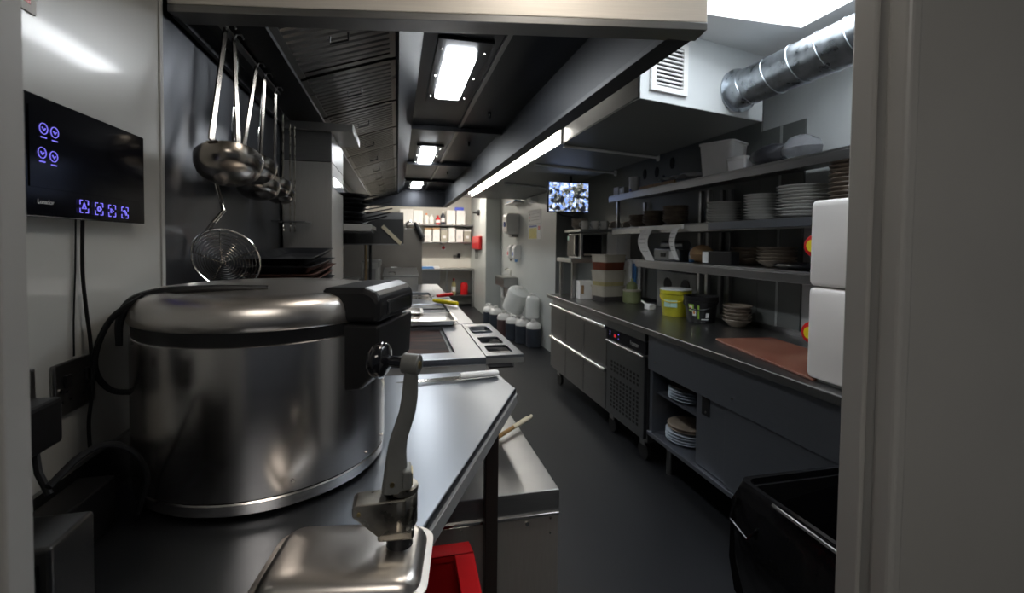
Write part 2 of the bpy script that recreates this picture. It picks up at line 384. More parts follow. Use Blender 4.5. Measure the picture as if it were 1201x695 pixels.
# grease filters (slanting): from (-.39,2.075) up to (-.01,2.205)
A0 = Vector((-.39, 0, 2.078)); A1 = Vector((-.01, 0, 2.208)); ad = (A1 - A0)
slat_me = None
fy = 1.44
FW = .56
i = 0
while fy < HYE - .3:
    f = B()
    n = ad.normalized().cross(Vector((0, 1, 0)))
    for (ya, yb) in ((fy, fy + .035), (fy + FW - .035, fy + FW)):
        f.poly([A0 + Vector((0, ya, 0)), A1 + Vector((0, ya, 0)), A1 + Vector((0, ya, .03)), A0 + Vector((0, ya, .03))], (0, yb - ya, 0))
    for (s0, s1) in ((0, .06), (.94, 1)):
        p, q = A0 + ad * s0, A0 + ad * s1
        f.poly([p + Vector((0, fy, -.003)), q + Vector((0, fy, -.003)), q + Vector((0, fy, .028)), p + Vector((0, fy, .028))], (0, FW, 0))
    fr = f.build('grease_filter', 'filter_steel', H)
    m = 10
    for k in range(m):
        yk = fy + .045 + (FW - .09) * (k + .5) / m
        p, q = A0 + ad * .06, A0 + ad * .94
        if slat_me is None:
            s = B()
            s.poly([p + Vector((0, -.021, .004)), p + Vector((0, -.015, -.002)), p + Vector((0, .013, -.002)), p + Vector((0, .019, .006)), p + Vector((0, .017, .012)), p + Vector((0, -.019, .012))], ad * .88)
            so = s.build('slat', 'filter_steel', None, origin=(0, 0, 0)); slat_me = so.data
            so.parent = fr; so.location = Vector((0, yk, 0)) - LOC[fr.name]
        else:
            so = bpy.data.objects.new('slat', slat_me); COL.objects.link(so); so.parent = fr; so.location = Vector((0, yk, 0)) - LOC[fr.name]
    hb = B().tube([A0 + ad * .42 + Vector((0, fy + .25, -.004)), A0 + ad * .42 + Vector((0, fy + .25, -.03)), A0 + ad * .58 + Vector((0, fy + .25, -.03)), A0 + ad * .58 + Vector((0, fy + .25, -.004))], .004, 6)
    hb.build('filter_handle', 'pan_black', fr, smooth=True)
    fy += FW + .03; i += 1
# hood lights
for k, (y0, y1, lab) in enumerate(((2.03, 2.69, 'hood light recessed above the griddle'), (4.2, 4.94, 'hood light recessed above the fryer end of the cook line'), (6.45, 7.3, 'hood light recessed next to the far end of the hood'))):
    L = thing('hood_light', 'bright white rectangular ' + lab, 'lamp', (.285, (y0 + y1) / 2, 2.285), group='hood lights')
    B().box(.165, .405, y0 - .10, y1 + .12, 2.272, 2.285).build('frame', 'steel_hood_inside', L, bevel=.002)
    pr = rrect(.21, .35, y0, y1, .025)
    B().prism(pr, 2.258, 2.273).build('lens', 'lamp', L)
    for sx in (.185, .385):
        for sy in (0, .5, 1):
            B().cyl((sx, y0 + (y1 - y0) * sy, 2.274), (sx, y0 + (y1 - y0) * sy, 2.266), .006, .004, 8).build('screw', 'chrome', L, smooth=True)

# ================================================================ SUPPLY PLENUM, DUCT
PL = [(1.10, 1.93), (1.95, 2.12), (1.95, 6.9), (1.10, 6.9)]
P = thing('air_plenum', 'pale grey boxed air plenum with louvred grille under the ceiling', 'duct', (1.5, 4.4, 2.1))
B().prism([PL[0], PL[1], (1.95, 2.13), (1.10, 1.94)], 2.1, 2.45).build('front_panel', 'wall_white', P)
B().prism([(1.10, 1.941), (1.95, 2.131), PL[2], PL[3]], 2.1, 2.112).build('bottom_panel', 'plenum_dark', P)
B().box(1.10, 1.112, 1.95, 6.9, 2.112, 2.45).build('side_panel', 'steel', P)
B().box(1.938, 1.95, 2.14, 6.9, 2.112, 2.45).build('side_panel', 'wall_green', P)
pd = Vector((.85, .19, 0)).normalized(); pn = Vector((pd.y, -pd.x, 0))
G = B()
g0 = Vector((1.10, 1.93, 0)) + pd * .055
def gp(u, z, d): q = g0 + pd * u + pn * d; return (q.x, q.y, z)
def gbox(b, u0, u1, z0, z1, d0, d1):
    b.add([gp(u0, z0, d0), gp(u1, z0, d0), gp(u1, z0, d1), gp(u0, z0, d1), gp(u0, z1, d0), gp(u1, z1, d0), gp(u1, z1, d1), gp(u0, z1, d1)],
          [(0, 1, 2, 3), (4, 7, 6, 5), (0, 4, 5, 1), (1, 5, 6, 2), (2, 6, 7, 3), (3, 7, 4, 0)]); return b
gbox(G, 0, .235, 2.145, 2.17, 0, .014); gbox(G, 0, .235, 2.365, 2.39, 0, .014); gbox(G, 0, .03, 2.17, 2.365, 0, .014); gbox(G, .205, .235, 2.17, 2.365, 0, .014)
go = G.build('grille_frame', 'white_plastic', P)
gbox(B(), .03, .205, 2.17, 2.365, 0, .002).build('grille_backing', 'pan_black', go)
for k in range(10):
    z = 2.178 + k * .0195
    gbox(B(), .03, .205, z, z + .008, .002, .011).build('louvre', 'white_plastic', go)
# light strip along the plenum side
for k, (y0, y1) in enumerate(((2.95, 3.72), (3.76, 4.95), (5.0, 6.55))):
    L = thing('strip_light', ['warm white strip light on the plenum side, lit section closest to the louvred grille',
              'warm white strip light on the plenum side, middle lit section', 'warm white strip light on the plenum side, section closest to the white column'][k], 'lamp', (1.08, (y0 + y1) / 2, 2.1), group='strip lights')
    B().box(1.085, 1.10, y0 - .01, y1 + .01, 2.10, 2.215).build('housing', 'white_plastic', L)
    B().box(1.06, 1.085, y0, y1, 2.105, 2.21).build('diffuser', 'strip', L, bevel=.006)
for k, (p, q) in enumerate((((1.12, 2.97, 2.09), (1.97, 3.17, 2.09)), ((1.15, 3.73, 2.09), (2.02, 3.97, 2.09)), ((1.18, 5.0, 2.09), (1.75, 5.24, 2.09)))):
    t = thing('tie_rod', 'thin white tie rod running under the plenum, ' + ['closest to the grille', 'middle one of three', 'closest to the white column'][k], 'rod', (p[0], p[1], 2.09), group='plenum tie rods')
    B().cyl(p, q, .010, n=8).build('bar', 'white_plastic', t, smooth=True)
    B().bar((q[0], q[1], 2.065), (q[0], q[1], 2.115), .02, .02).build('end_bracket', 'white_plastic', t)
D = thing('spiral_duct', 'galvanised round spiral duct entering the plenum', 'duct', (1.735, 1.3, 2.12))
B().tube([(1.735, .52, 2.225), (1.735, 2.07, 2.225)], .092, 32).build('pipe', 'galv', D, smooth=True)
for k, y in enumerate((1.98, 1.82, 1.68, 1.545, 1.42, 1.29, 1.16, 1.03, .9, .77, .64)):
    ring = [(1.735 + .093 * math.cos(a), y + .035 * math.sin(a + .5), 2.225 + .093 * math.sin(a)) for a in [2 * math.pi * j / 32 for j in range(32)]]
    B().tube(ring, .0035, 6, closed=True).build('seam', 'galv', D, smooth=True)
B().lathe([(.094, 0), (.112, 0), (.112, .01), (.094, .01)], (1.735, 2.052, 2.225), 32, Matrix.Rotation(R_(90), 3, 'X') @ Matrix.Rotation(R_(0), 3, 'Z')).build('collar', 'galv', D, smooth=True)

# ================================================================ LEFT WORK TABLE
ZT = .90
T = thing('work_table', 'stainless corner work table with diagonal front edge under the rice cooker', 'table', (-.1, 1.2, 0))
tp = [(-.575, .51), (-.105, .51), (.415, 1.548), (.385, 1.79), (-.575, 1.79)]
B().prism(tp, ZT - .02, ZT).build('tabletop', 'steel_top', T, bevel=.004, seg=3)
B().bar((-.105, .51, ZT - .037), (.415, 1.548, ZT - .037), .012, .034).build('edge_fold', 'table_edge', T, bevel=.002)
B().bar((.415, 1.548, ZT - .037), (.385, 1.79, ZT - .037), .012, .034).build('edge_fold', 'table_edge', T, bevel=.002)
def inset(poly, d):
    n = len(poly); cx = sum(p[0] for p in poly) / n; cy = sum(p[1] for p in poly) / n
    return [(p[0] + (cx - p[0]) * d, p[1] + (cy - p[1]) * d) for p in poly]
B().prism([(-.54, .56), (-.13, .56), (.27, 1.345), (-.54, 1.345)], .20, .23).build('undershelf', 'steel', T)
for x, y in ((.287, 1.36), (-.12, .60), (-.54, .60), (-.54, 1.32)):
    B().box(x - .02, x + .02, y - .02, y + .02, 0, ZT - .02).build('leg', 'leg_brown', T, bevel=.003)
B().bar((-.12, .60, .83), (.287, 1.36, .83), .02, .05).build('apron', 'steel', T)
B().box(-.578, -.568, .52, 1.79, ZT, ZT + .10).build('upstand', 'steel_dark', T)

# red crate under the table
RC = thing('red_crate', 'red plastic crate on the shelf under the diagonal table', 'crate', (0, 1.08, .31))
x0, x1, y0, y1, z0, z1 = -.28, .19, .99, 1.25, .232, .54
c = B().box(x0, x1, y0, y0 + .012, z0, z1).box(x0, x1, y1 - .012, y1, z0, z1).box(x0, x0 + .012, y0, y1, z0, z1).box(x1 - .012, x1, y0, y1, z0, z1).box(x0, x1, y0, y1, z0, z0 + .01)
c.build('body', 'red_plastic', RC)
c = B().box(x0 - .015, x1 + .015, y0 - .015, y0 + .035, z1, z1 + .02).box(x0 - .015, x1 + .015, y1 - .035, y1 + .015, z1, z1 + .02).box(x0 - .015, x0 + .035, y0 + .035, y1 - .035, z1, z1 + .02).box(x1 - .035, x1 + .015, y0 + .035, y1 - .035, z1, z1 + .02)
c.build('rim', 'red_plastic', RC, bevel=.004)

# ================================================================ RICE COOKER
CX, CY, CR = -.293, 1.166, .262
K = thing('rice_cooker', 'large round stainless rice cooker with black latch and domed lid', 'rice cooker', (CX, CY, ZT))
B().lathe([(CR - .05, .001), (CR - .05, .006), (CR - .012, .006), (CR - .004, .010), (CR - .002, .030), (CR - .004, .033)], (CX, CY, ZT), 72).build('base_ring', 'steel_cooker', K, smooth=True)
B().lathe([(CR - .004, .0365), (CR, .0375), (CR, .322), (CR - .004, .325)], (CX, CY, ZT), 72).build('body', 'steel_cooker', K, smooth=True)
B().lathe([(CR - .003, .324), (CR - .002, .349), (CR - .01, .352)], (CX, CY, ZT), 72).build('rim_band', 'black_plastic', K, smooth=True)
lid = B().lathe([(CR - .02, .348), (CR, .350), (CR + .003, .354), (CR + .003, .372), (CR - .001, .390), (CR - .010, .403), (CR - .026, .411), (CR - .05, .414), (CR - .065, .411), (CR - .08, .411), (CR - .15, .414), (.0001, .416)], (CX, CY, ZT), 72).build('lid', 'steel_lid', K, smooth=True)
B().lathe([(CR - .006, .032), (CR - .006, .0375)], (CX, CY, ZT), 72).build('base_groove', 'pan_black', K, smooth=True)
# black latch housing on the side turned to the griddle
ang = R_(-20); lr = Vector((math.cos(ang), math.sin(ang), 0)); lt = Vector((-lr.y, lr.x, 0)); cc = Vector((CX, CY, ZT))
def latch(b, prof, w):
    pts = [cc + lr * r + Vector((0, 0, z)) - lt * w for r, z in prof]
    return b.poly(pts, lt * (2 * w))
latch(B(), [(CR - .06, .20), (CR + .010, .21), (CR + .045, .245), (CR + .050, .346), (CR - .06, .346)], .108).build('latch_lower', 'black_plastic', K, bevel=.006, seg=3)
lu = latch(B(), [(CR - .08, .351), (CR + .052, .351), (CR + .054, .398), (CR + .040, .416), (CR + .018, .424), (CR - .075, .422)], .11).build('latch_upper', 'black_plastic', K, bevel=.012, seg=3)
latch(B(), [(CR + .047, .362), (CR + .058, .362), (CR + .058, .394), (CR + .047, .394)], .07).build('latch_button', 'black_gloss', lu, bevel=.004)
# bail handle on the wall side
ha = R_(192); hr = Vector((math.cos(ha), math.sin(ha), 0)); ht = Vector((-hr.y, hr.x, 0))
hl = [cc + Vector((.02, -.10, .416)), cc + Vector((-.08, -.12, .418)), cc + Vector((-.165, -.135, .414)), cc + Vector((-.215, -.14, .398)), cc + Vector((-.236, -.14, .36)), cc + Vector((-.238, -.14, .31))]
B().tube(sm(hl, 5), [.006 + .003 * math.sin(math.pi * k / 25) for k in range(26)], 8).build('lid_handle', 'black_plastic', K, smooth=True)
B().tube(sm([cc + Vector((-.19, -.15, .408)), cc + Vector((-.235, -.165, .37)), cc + Vector((-.262, -.165, .31)), cc + Vector((-.268, -.155, .26)), cc + Vector((-.250, -.14, .222)), cc + Vector((-.212, -.125, .212))]), .0055, 8).build('carry_loop', 'black_rubber', K, smooth=True)
for a, z in ((-68, .058), (-30, .05), (-12, .055)):
    a = R_(a); p = cc + Vector((CR * math.cos(a), CR * math.sin(a), z)); o2 = Vector((math.cos(a), math.sin(a), 0))
    B().cyl(p - o2 * .002, p + o2 * .004, .004, .003, 10).build('rivet', 'chrome', K, smooth=True)

# ================================================================ BENCH CAN OPENER
O = thing('can_opener', 'bench mounted can opener with grey crank arm and domed steel base', 'can opener', (-.06, .76, ZT))
br = rrect(-.115, .115, -.075, .075, .03, 5)
Mb = Matrix.Rotation(R_(-9), 3, 'Z'); bc = Vector((-.075, .745, ZT))
def ring(sx, sy, z): return [Mb @ Vector((x * sx, y * sy, 0)) + bc + Vector((0, 0, z)) for x, y in br]
B().loft([ring(1.14, 1.18, .001), ring(1.14, 1.18, .004), ring(1.05, 1.06, .006), ring(1.02, 1.03, .014), ring(.97, .96, .021), ring(.90, .86, .025), ring(.5, .5, .026)]).build('base_plate', 'steel_lid', O, smooth=True)
for x, y in ((-.118, .03), (-.03, -.083), (.07, .082), (-.09, .082)):
    p = Mb @ Vector((x, y, 0)) + bc
    B().cyl(p + Vector((0, 0, .003)), p + Vector((0, 0, .012)), .006, .003, 10).build('rivet', 'chrome', O, smooth=True)
ox, oy = .005, .745   # post
B().cyl((ox, oy, ZT + .02), (ox, oy, ZT + .05), .022, .020, 20).build('post', 'pan_black', O, smooth=True)
B().prism([(ox - .035, oy - .02), (ox + .022, oy - .024), (ox + .026, oy + .02), (ox - .03, oy + .022)], ZT + .043, ZT + .060).build('collar', 'nickel', O, bevel=.004)
bd = B().lathe([(.026, .058), (.029, .062), (.029, .108), (.026, .112)], (ox, oy, ZT), 28).build('gear_housing', 'nickel', O, smooth=True)
B().prismy([(ox - .072, ZT + .108), (ox - .072, ZT + .094), (ox - .034, ZT + .058), (ox + .01, ZT + .058), (ox + .01, ZT + .112), (ox - .066, ZT + .112)], oy - .0285, oy + .012).build('jaw_block', 'nickel', O, bevel=.002)
B().cyl((ox - .062, oy - .029, ZT + .098), (ox - .062, oy - .031, ZT + .098), .003, n=10).build('pin', 'brass', O, smooth=True)
B().lathe([(.022, .112), (.024, .114), (.024, .122), (.02, .124)], (ox + .006, oy, ZT), 28).build('top_collar', 'nickel', O, smooth=True)
arm = [(.000, .12, .021, .019), (.001, .135, .0195, .017), (.002, .155, .018, .013), (.003, .180, .0155, .010), (.006, .200, .0145, .009), (.013, .222, .014, .0085), (.020, .245, .0135, .0085), (.0235, .270, .013, .0085), (.025, .295, .012, .0085), (.026, .312, .011, .0085)]
rings = []
for dx, z, hw, hd in arm:
    rr = []
    for k in range(16):
        a = 2 * math.pi * k / 16; cx_, sx_ = math.cos(a), math.sin(a)
        e = .55
        rr.append((ox - .008 + dx + hw * math.copysign(abs(cx_) ** e, cx_), oy - .004 + hd * math.copysign(abs(sx_) ** e, sx_), ZT + z))
    rings.append(rr)
B().loft(rings).build('crank_arm', 'grey_cast', O, smooth=True)
B().box(ox + .004, ox + .0185, oy - .026, oy + .012, ZT + .125, ZT + .156).build('maker_plate_boss', 'grey_cast', O, bevel=.004)
B().box(ox + .0175, ox + .0205, oy - .02, oy + .006, ZT + .129, ZT + .15).build('maker_plate', 'brass', O, bevel=.001)
B().cyl((ox - .012, oy - .0235, ZT + .135), (ox - .012, oy - .0215, ZT + .135), .004, n=10).build('bolt', 'brass', O, smooth=True)
ea = Vector((ox + .018, oy - .004, ZT + .322))
ed = Vector((-.92, .38, .06)).normalized()
q = ed.to_track_quat('Z', 'Y').to_matrix()
B().cyl(ea - ed * .014, ea + ed * .014, .0165, .0165, 24).build('arm_eye', 'grey_cast', O, smooth=True, bevel=.002)
B().cyl(ea - ed * .0155, ea - ed * .0135, .006, n=12).build('eye_bolt', 'brass', O, smooth=True)
B().lathe([(.009, .012), (.009, .036), (.013, .040), (.024, .043), (.0285, .047), (.030, .055), (.028, .062), (.022, .068), (.010, .071), (.0001, .071)], ea, 28, q).build('knob', 'black_gloss', O, smooth=True)

# ================================================================ KNIFE
Kn = thing('kitchen_knife', 'chef knife with white handle lying on the work table', 'knife', (.23, 1.69, ZT))
kd = Vector((.32, .035, 0)).normalized(); ks = Vector((-kd.y, kd.x, 0)); k0 = Vector((.235, 1.685, ZT + .002))
bl = [k0 - ks * .018, k0 + ks * .018, k0 - kd * .10 + ks * .018, k0 - kd * .20 + ks * .008, k0 - kd * .24 + ks * .012, k0 - kd * .19 - ks * .008, k0 - kd * .10 - ks * .016]
B().poly([p + Vector((0, 0, .004)) for p in bl], (0, 0, .003)).build('blade', 'chrome', Kn)
hp = []
for s_, hw, hh in ((0, .012, .010), (.01, .015, .012), (.05, .013, .012), (.10, .013, .012), (.135, .015, .013), (.148, .011, .010), (.152, .005, .006)):
    cen = k0 + kd * s_ + Vector((0, 0, .012))
    hp.append([cen + ks * hw * math.cos(2 * math.pi * k / 14) + Vector((0, 0, hh * math.sin(2 * math.pi * k / 14))) for k in range(14)])
B().loft(hp).build('handle', 'white_plastic', Kn, smooth=True)

# ================================================================ LEFT WALL DEVICES
I = thing('video_intercom', 'black wall mounted video intercom monitor with glowing violet icons', 'intercom', (-.567, 1.0, 1.455))
B().box(-.579, -.565, .85, 1.15, 1.465, 1.635).build('back_box', 'black_plastic', I)
B().box(-.565, -.553, .822, 1.172, 1.453, 1.645).build('front_glass', 'screen_glass', I, bevel=.002)
B().box(-.5535, -.5515, .845, 1.155, 1.50, 1.625).build('screen', 'screen_glass', I)
FX = -.5505
def ringyz(y, z, r, wd, name, par):
    pts = [(FX, y + r * math.cos(2 * math.pi * k / 20), z + r * math.sin(2 * math.pi * k / 20)) for k in range(20)]
    B().tube(pts, wd, 6, closed=True).build(name, 'icon_purple', par, smooth=True)
for y, z in ((.873, 1.594), (.897, 1.593), (.869, 1.555), (.894, 1.553)):
    ringyz(y, z, .0085, .0007, 'round_icon', I)
    B().tube([(FX, y - .003, z + .002), (FX, y + .001, z - .003), (FX, y + .004, z + .001)], .0009, 5).build('icon_glyph', 'icon_purple', I)
    B().box(FX - .0005, FX + .0005, y - .006, y + .006, z - .015, z - .013).build('icon_caption', 'icon_purple', I)
for k, (y, z) in enumerate(((.966, 1.477), (1.008, 1.4755), (1.048, 1.4745), (1.091, 1.4735))):
    b = B(); h = .011
    for sy in (-1, 1):
        for sz in (-1, 1):
            b.box(FX - .0005, FX + .0005, min(y + sy * h, y + sy * h * .35), max(y + sy * h, y + sy * h * .35), z + sz * h - .0008, z + sz * h + .0008)
            b.box(FX - .0005, FX + .0005, y + sy * h - .0008, y + sy * h + .0008, min(z + sz * h, z + sz * h * .3), max(z + sz * h, z + sz * h * .3))
    b.build('square_icon', 'icon_purple', I)
    g = B()
    if k == 0: g.tube([(FX, y - .005, z - .004), (FX, y, z + .006), (FX, y + .005, z - .004)], .0012, 5, closed=True)
    elif k == 1: g.tube([(FX, y + .004 * math.cos(a), z + .004 * math.sin(a)) for a in [2 * math.pi * j / 10 for j in range(10)]], .0012, 5, closed=True).box(FX - .0005, FX + .0005, y + .003, y + .007, z - .002, z + .002)
    elif k == 2: g.tube([(FX, y - .004, z - .004), (FX, y + .004, z), (FX, y - .004, z + .004)], .0012, 5, closed=True)
    else: g.tube([(FX, y - .005, z + .003), (FX, y - .001, z + .004), (FX, y + .003, z - .001), (FX, y + .005, z - .005)], .0018, 5)
    g.build('icon_glyph', 'icon_purple', I)
text('Lonsdor', .0105, 'paper', I, (FX, .857, 1.474), basis((0, 1, 0), (0, 0, 1)))
cb = B().tube(sm([(-.570, .995, 1.453), (-.571, .994, 1.36), (-.570, 1.0, 1.29), (-.566, 1.004, 1.22), (-.562, 1.0, 1.14), (-.566, .995, 1.075), (-.562, .99, 1.02)]), .0032, 8)
cb.build('intercom_cable', 'black_rubber', smooth=True, label='black cable hanging below the wall intercom in front of the socket', cat='cable')
B().tube([(-.575, .985, 1.46), (-.576, .983, 1.36), (-.576, .976, 1.27), (-.574, .972, 1.205)], .0015, 6).build('thin_wire', 'black_rubber', smooth=True, label='thin dark wire running down to the top of the steel socket plate', cat='cable')
def socket(nm, lab, y0, y1, z0, z1, sw=True):
    s = thing(nm, lab, 'socket', (XW, (y0 + y1) / 2, z0))
    B().box(XW, XW + .008, y0, y1, z0, z1).build('plate', 'steel_dark', s, bevel=.003)
    if sw:
        for y in (y0 + .25 * (y1 - y0), y0 + .75 * (y1 - y0)):
            B().box(XW + .008, XW + .013, y - .008, y + .008, z0 + .05, z0 + .072).build('rocker_switch', 'black_plastic', s, bevel=.001)
            for dy, dz in ((0, .042), (-.011, .026), (.011, .026)):
                B().box(XW + .008, XW + .0086, y + dy - .003, y + dy + .003, z0 + dz - .002, z0 + dz + .002).build('pin_hole', 'pan_black', s)
        for y in (y0 + .012, y1 - .012):
            B().cyl((XW + .008, y, (z0 + z1) / 2), (XW + .0095, y, (z0 + z1) / 2), .004, n=10).build('screw', 'chrome', s, smooth=True)
    return s
socket('wall_socket', 'brushed steel double socket plate beside the rice cooker', .920, 1.030, 1.105, 1.20)
socket('blank_plate', 'small steel plate on the wall behind the black plug', .800, .880, 1.11, 1.208, False)
pl = thing('plug_adapter', 'bulky black plug adapter standing out from the steel wall plate', 'plug', (-.52, .84, 1.09))
B().box(-.571, -.512, .772, .842, 1.100, 1.172).build('body', 'black_plastic', pl, bevel=.006)
B().tube([(-.53, .81, 1.102), (-.52, .80, 1.07), (-.50, .79, 1.04)], .005, 8).build('strain_relief', 'black_rubber', pl, smooth=True)
B().tube(sm([(-.47, .74, 1.075), (-.46, .79, 1.095), (-.45, .84, 1.09), (-.44, .89, 1.05), (-.44, .93, .99), (-.46, .945, .93), (-.47, .955, .908)]), .005, 8).build('power_cord', 'black_rubber', smooth=True, label='thick black power cord arching over the table beside the rice cooker', cat='cable')
sb = thing('steel_box', 'square edged steel box at the table end next to the left door jamb', 'box', (-.49, .66, ZT))
B().box(-.556, -.393, .62, .70, ZT + .001, 1.058).build('body', 'box_dark', sb, bevel=.005, seg=3)
B().box(-.55, -.405, .617, .62, .93, 1.04).build('dark_front_sheet', 'pan_black', sb)  # thin near-black sheet over most of the front face
B().box(-.558, -.50, .72, .95, ZT + .001, .99).build('junction_ledge', 'black_plastic', label='low black ledge on the table against the wall under the plug', cat='box', bevel=.004)
sg = thing('wall_notice', 'small white notice with red print on the wall above the intercom', 'sign', (XW, .88, 1.78))
B().box(XW, XW + .003, .835, .905, 1.782, 1.90).build('card', 'paper', sg)
B().box(XW + .003, XW + .0036, .862, .892, 1.795, 1.86).build('red_print', 'red_plastic', sg)

# ================================================================ UTENSILS ON THE WALL
ur = thing('utensil_rail', 'steel utensil rail under the hood gutter', 'rail', (-.5, 1.75, 2.03))
B().bar((-.50, 1.42, 2.045), (-.50, 2.12, 2.045), .02, .008).build('bar', 'steel_dark', ur)
for y in (1.45, 2.08): B().box(-.505, -.495, y, y + .02, 2.045, 2.062).build('hanger', 'steel_dark', ur)
def ladle(P0, P1, C, r, nrmv, lab):
    P0, P1, C = Vector(P0), Vector(P1), Vector(C)
    t = thing('ladle', lab, 'ladle', P0, group='ladles hanging on the rail')
    up = Vector((1, -.3, 0))
    n = Vector(nrmv).normalized(); qm = n.to_track_quat('Z', 'Y').to_matrix()
    rim = C + (P1 - C) - n * n.dot(P1 - C); e = (rim - C).normalized() * r + C
    h = B()
    mid = P0.lerp(P1, .86)
    h.bar(P0, mid, .017, .0045, up); h.bar(mid, P1, .021, .0045, up); h.bar(P1, e, .026, .004, n)
    h.build('handle', 'ladle_steel', t, bevel=.001)
    B().tube([P0 + Vector((0, 0, -.004)), P0 + Vector((.008, 0, .014)), P0 + Vector((.022, 0, .014)), P0 + Vector((.028, 0, .002))], .003, 6).build('hook', 'steel', t, smooth=True)
    prof = [(r, 0), (r * .985, -r * .25), (r * .90, -r * .48), (r * .68, -r * .66), (r * .35, -r * .75), (.0005, -r * .77)]
    inn = [(max(a - .0025, .0003), b + .0025) for a, b in prof[::-1]]
    inn[-1] = (r - .003, .0005)
    B().lathe(prof + inn, C, 36, qm).build('bowl', 'ladle_steel', t, smooth=True)
ladle((-.495, 1.50, 2.04), (-.47, 1.315, 1.675), (-.455, 1.40, 1.645), .085, (-.10, .42, 1), 'largest steel ladle, hung foremost on the rail above the rice cooker')
ladle((-.495, 1.57, 2.04), (-.46, 1.49, 1.70), (-.455, 1.60, 1.665), .075, (.0, .36, 1), 'medium polished ladle behind the largest one with warm reflections')
ladle((-.495, 1.80, 2.04), (-.50, 1.66, 1.70), (-.49, 1.80, 1.625), .072, (.0, .3, 1), 'steel ladle with the lower bowl beside the spider strainer handle')
ladle((-.495, 1.90, 2.04), (-.50, 1.86, 1.69), (-.485, 1.96, 1.648), .072, (.0, .3, 1), 'steel ladle third from the wall trim with glossy bowl')
ladle((-.495, 2.06, 2.04), (-.50, 2.06, 1.70), (-.50, 2.16, 1.63), .06, (.0, .3, 1), 'smallest steel ladle, hung closest to the long turners')
for k, (y, lab) in enumerate(((1.70, 'flat steel serving spoon hung between the ladles, wider blade'), (1.985, 'narrow steel serving spoon hung behind the glossy ladle'))):
    t = thing('serving_spoon', lab, 'spoon', (-.53, y, 1.72), group='serving spoons')
    B().bar((-.525, y, 2.03), (-.53, y - .02, 1.85), .014, .004, (1, 0, 0)).build('handle', 'steel', t, bevel=.001)
    B().loft([[(-.53 + .004 * math.sin(a), y - .02 + hw * math.cos(a), z) for a in [2 * math.pi * j / 12 for j in range(12)]] for hw, z in ((.010, 1.86), (.022, 1.83), (.030 - .006 * k, 1.79), (.028 - .006 * k, 1.75), (.014, 1.722), (.004, 1.715))]).build('blade', 'chrome', t, smooth=True)
# spider strainer
sp = thing('spider_strainer', 'wire spider strainer with concentric rings hanging lowest under the ladles', 'strainer', (-.46, 1.40, 1.27))
dc = Vector((-.50, 1.517, 1.363)); dn = Vector((.77, -.77, .48)).normalized()
qm = dn.to_track_quat('Z', 'Y').to_matrix()
def dpt(r, a, h=0): return dc + qm @ Vector((r * math.cos(a), r * math.sin(a), h))
def dish(r): return .030 * ((r / .108) ** 2 - 1)
RR = .098
B().tube([dpt(RR, 2 * math.pi * k / 40) for k in range(40)], .0035, 8, closed=True).build('rim', 'chrome', sp, smooth=True)
for j in range(1, 12):
    r = RR * j / 12
    B().tube([dpt(r, 2 * math.pi * k / 32, dish(r)) for k in range(32)], .0013, 6, closed=True).build('ring_wire', 'chrome', sp, smooth=True)
for k in range(5):
    a = 2 * math.pi * k / 5 + .3
    B().tube([dpt(RR * j / 6, a, dish(RR * j / 6) - .002) for j in range(7)], .0016, 5).build('spoke', 'ladle_steel', sp, smooth=True)
for s_ in (-1, 1):
    o3 = Vector((0, .010 * s_, 0))
    top = Vector((-.53, 1.60, 2.035))
    B().tube([dc + Vector((-.03, -.06 + .012 * s_, .085)), Vector((-.495, 1.40, 1.468)) + o3, Vector((-.495, 1.475, 1.505)) + o3, Vector((-.525, 1.51, 1.58)) + o3 * .8, Vector((-.545, 1.54, 1.75)) + o3 * .6, top + o3 * .5], .0032, 8).build('handle_wire', 'chrome', sp, smooth=True)
# long turners with wall holder
for k, (y, x, zt) in enumerate(((2.36, -.535, 2.02), (2.415, -.515, 1.99), (2.44, -.50, 1.985))):
    t = thing('long_turner', ['long steel turner handle hung against the splashback, tallest', 'long steel turner handle hung beside the tall steel column, middle one', 'long steel turner handle hung closest to the tall steel column'][k], 'turner', (x, y, 1.46), group='long turners')
    B().bar((x, y, 1.50), (x, y, zt), .017, .006, (1, 0, 0)).build('handle', 'nickel', t, bevel=.001)
    B().tube([(x, y + .008 * math.sin(a), 1.478 + .014 * math.cos(a)) for a in [2 * math.pi * j / 14 for j in range(14)]], .003, 6, closed=True).build('hanging_loop', 'nickel', t, smooth=True)
hd = thing('turner_holder', 'thin dark steel holder plate on the splashback for the turners', 'holder', (-.52, 2.41, 1.51))
B().box(XW - .003, -.43, 2.33, 2.345, 1.508, 1.514).box(XW - .003, -.43, 2.475, 2.49, 1.508, 1.514).box(-.485, -.43, 2.345, 2.475, 1.508, 1.514).build('plate', 'steel_dark', hd)

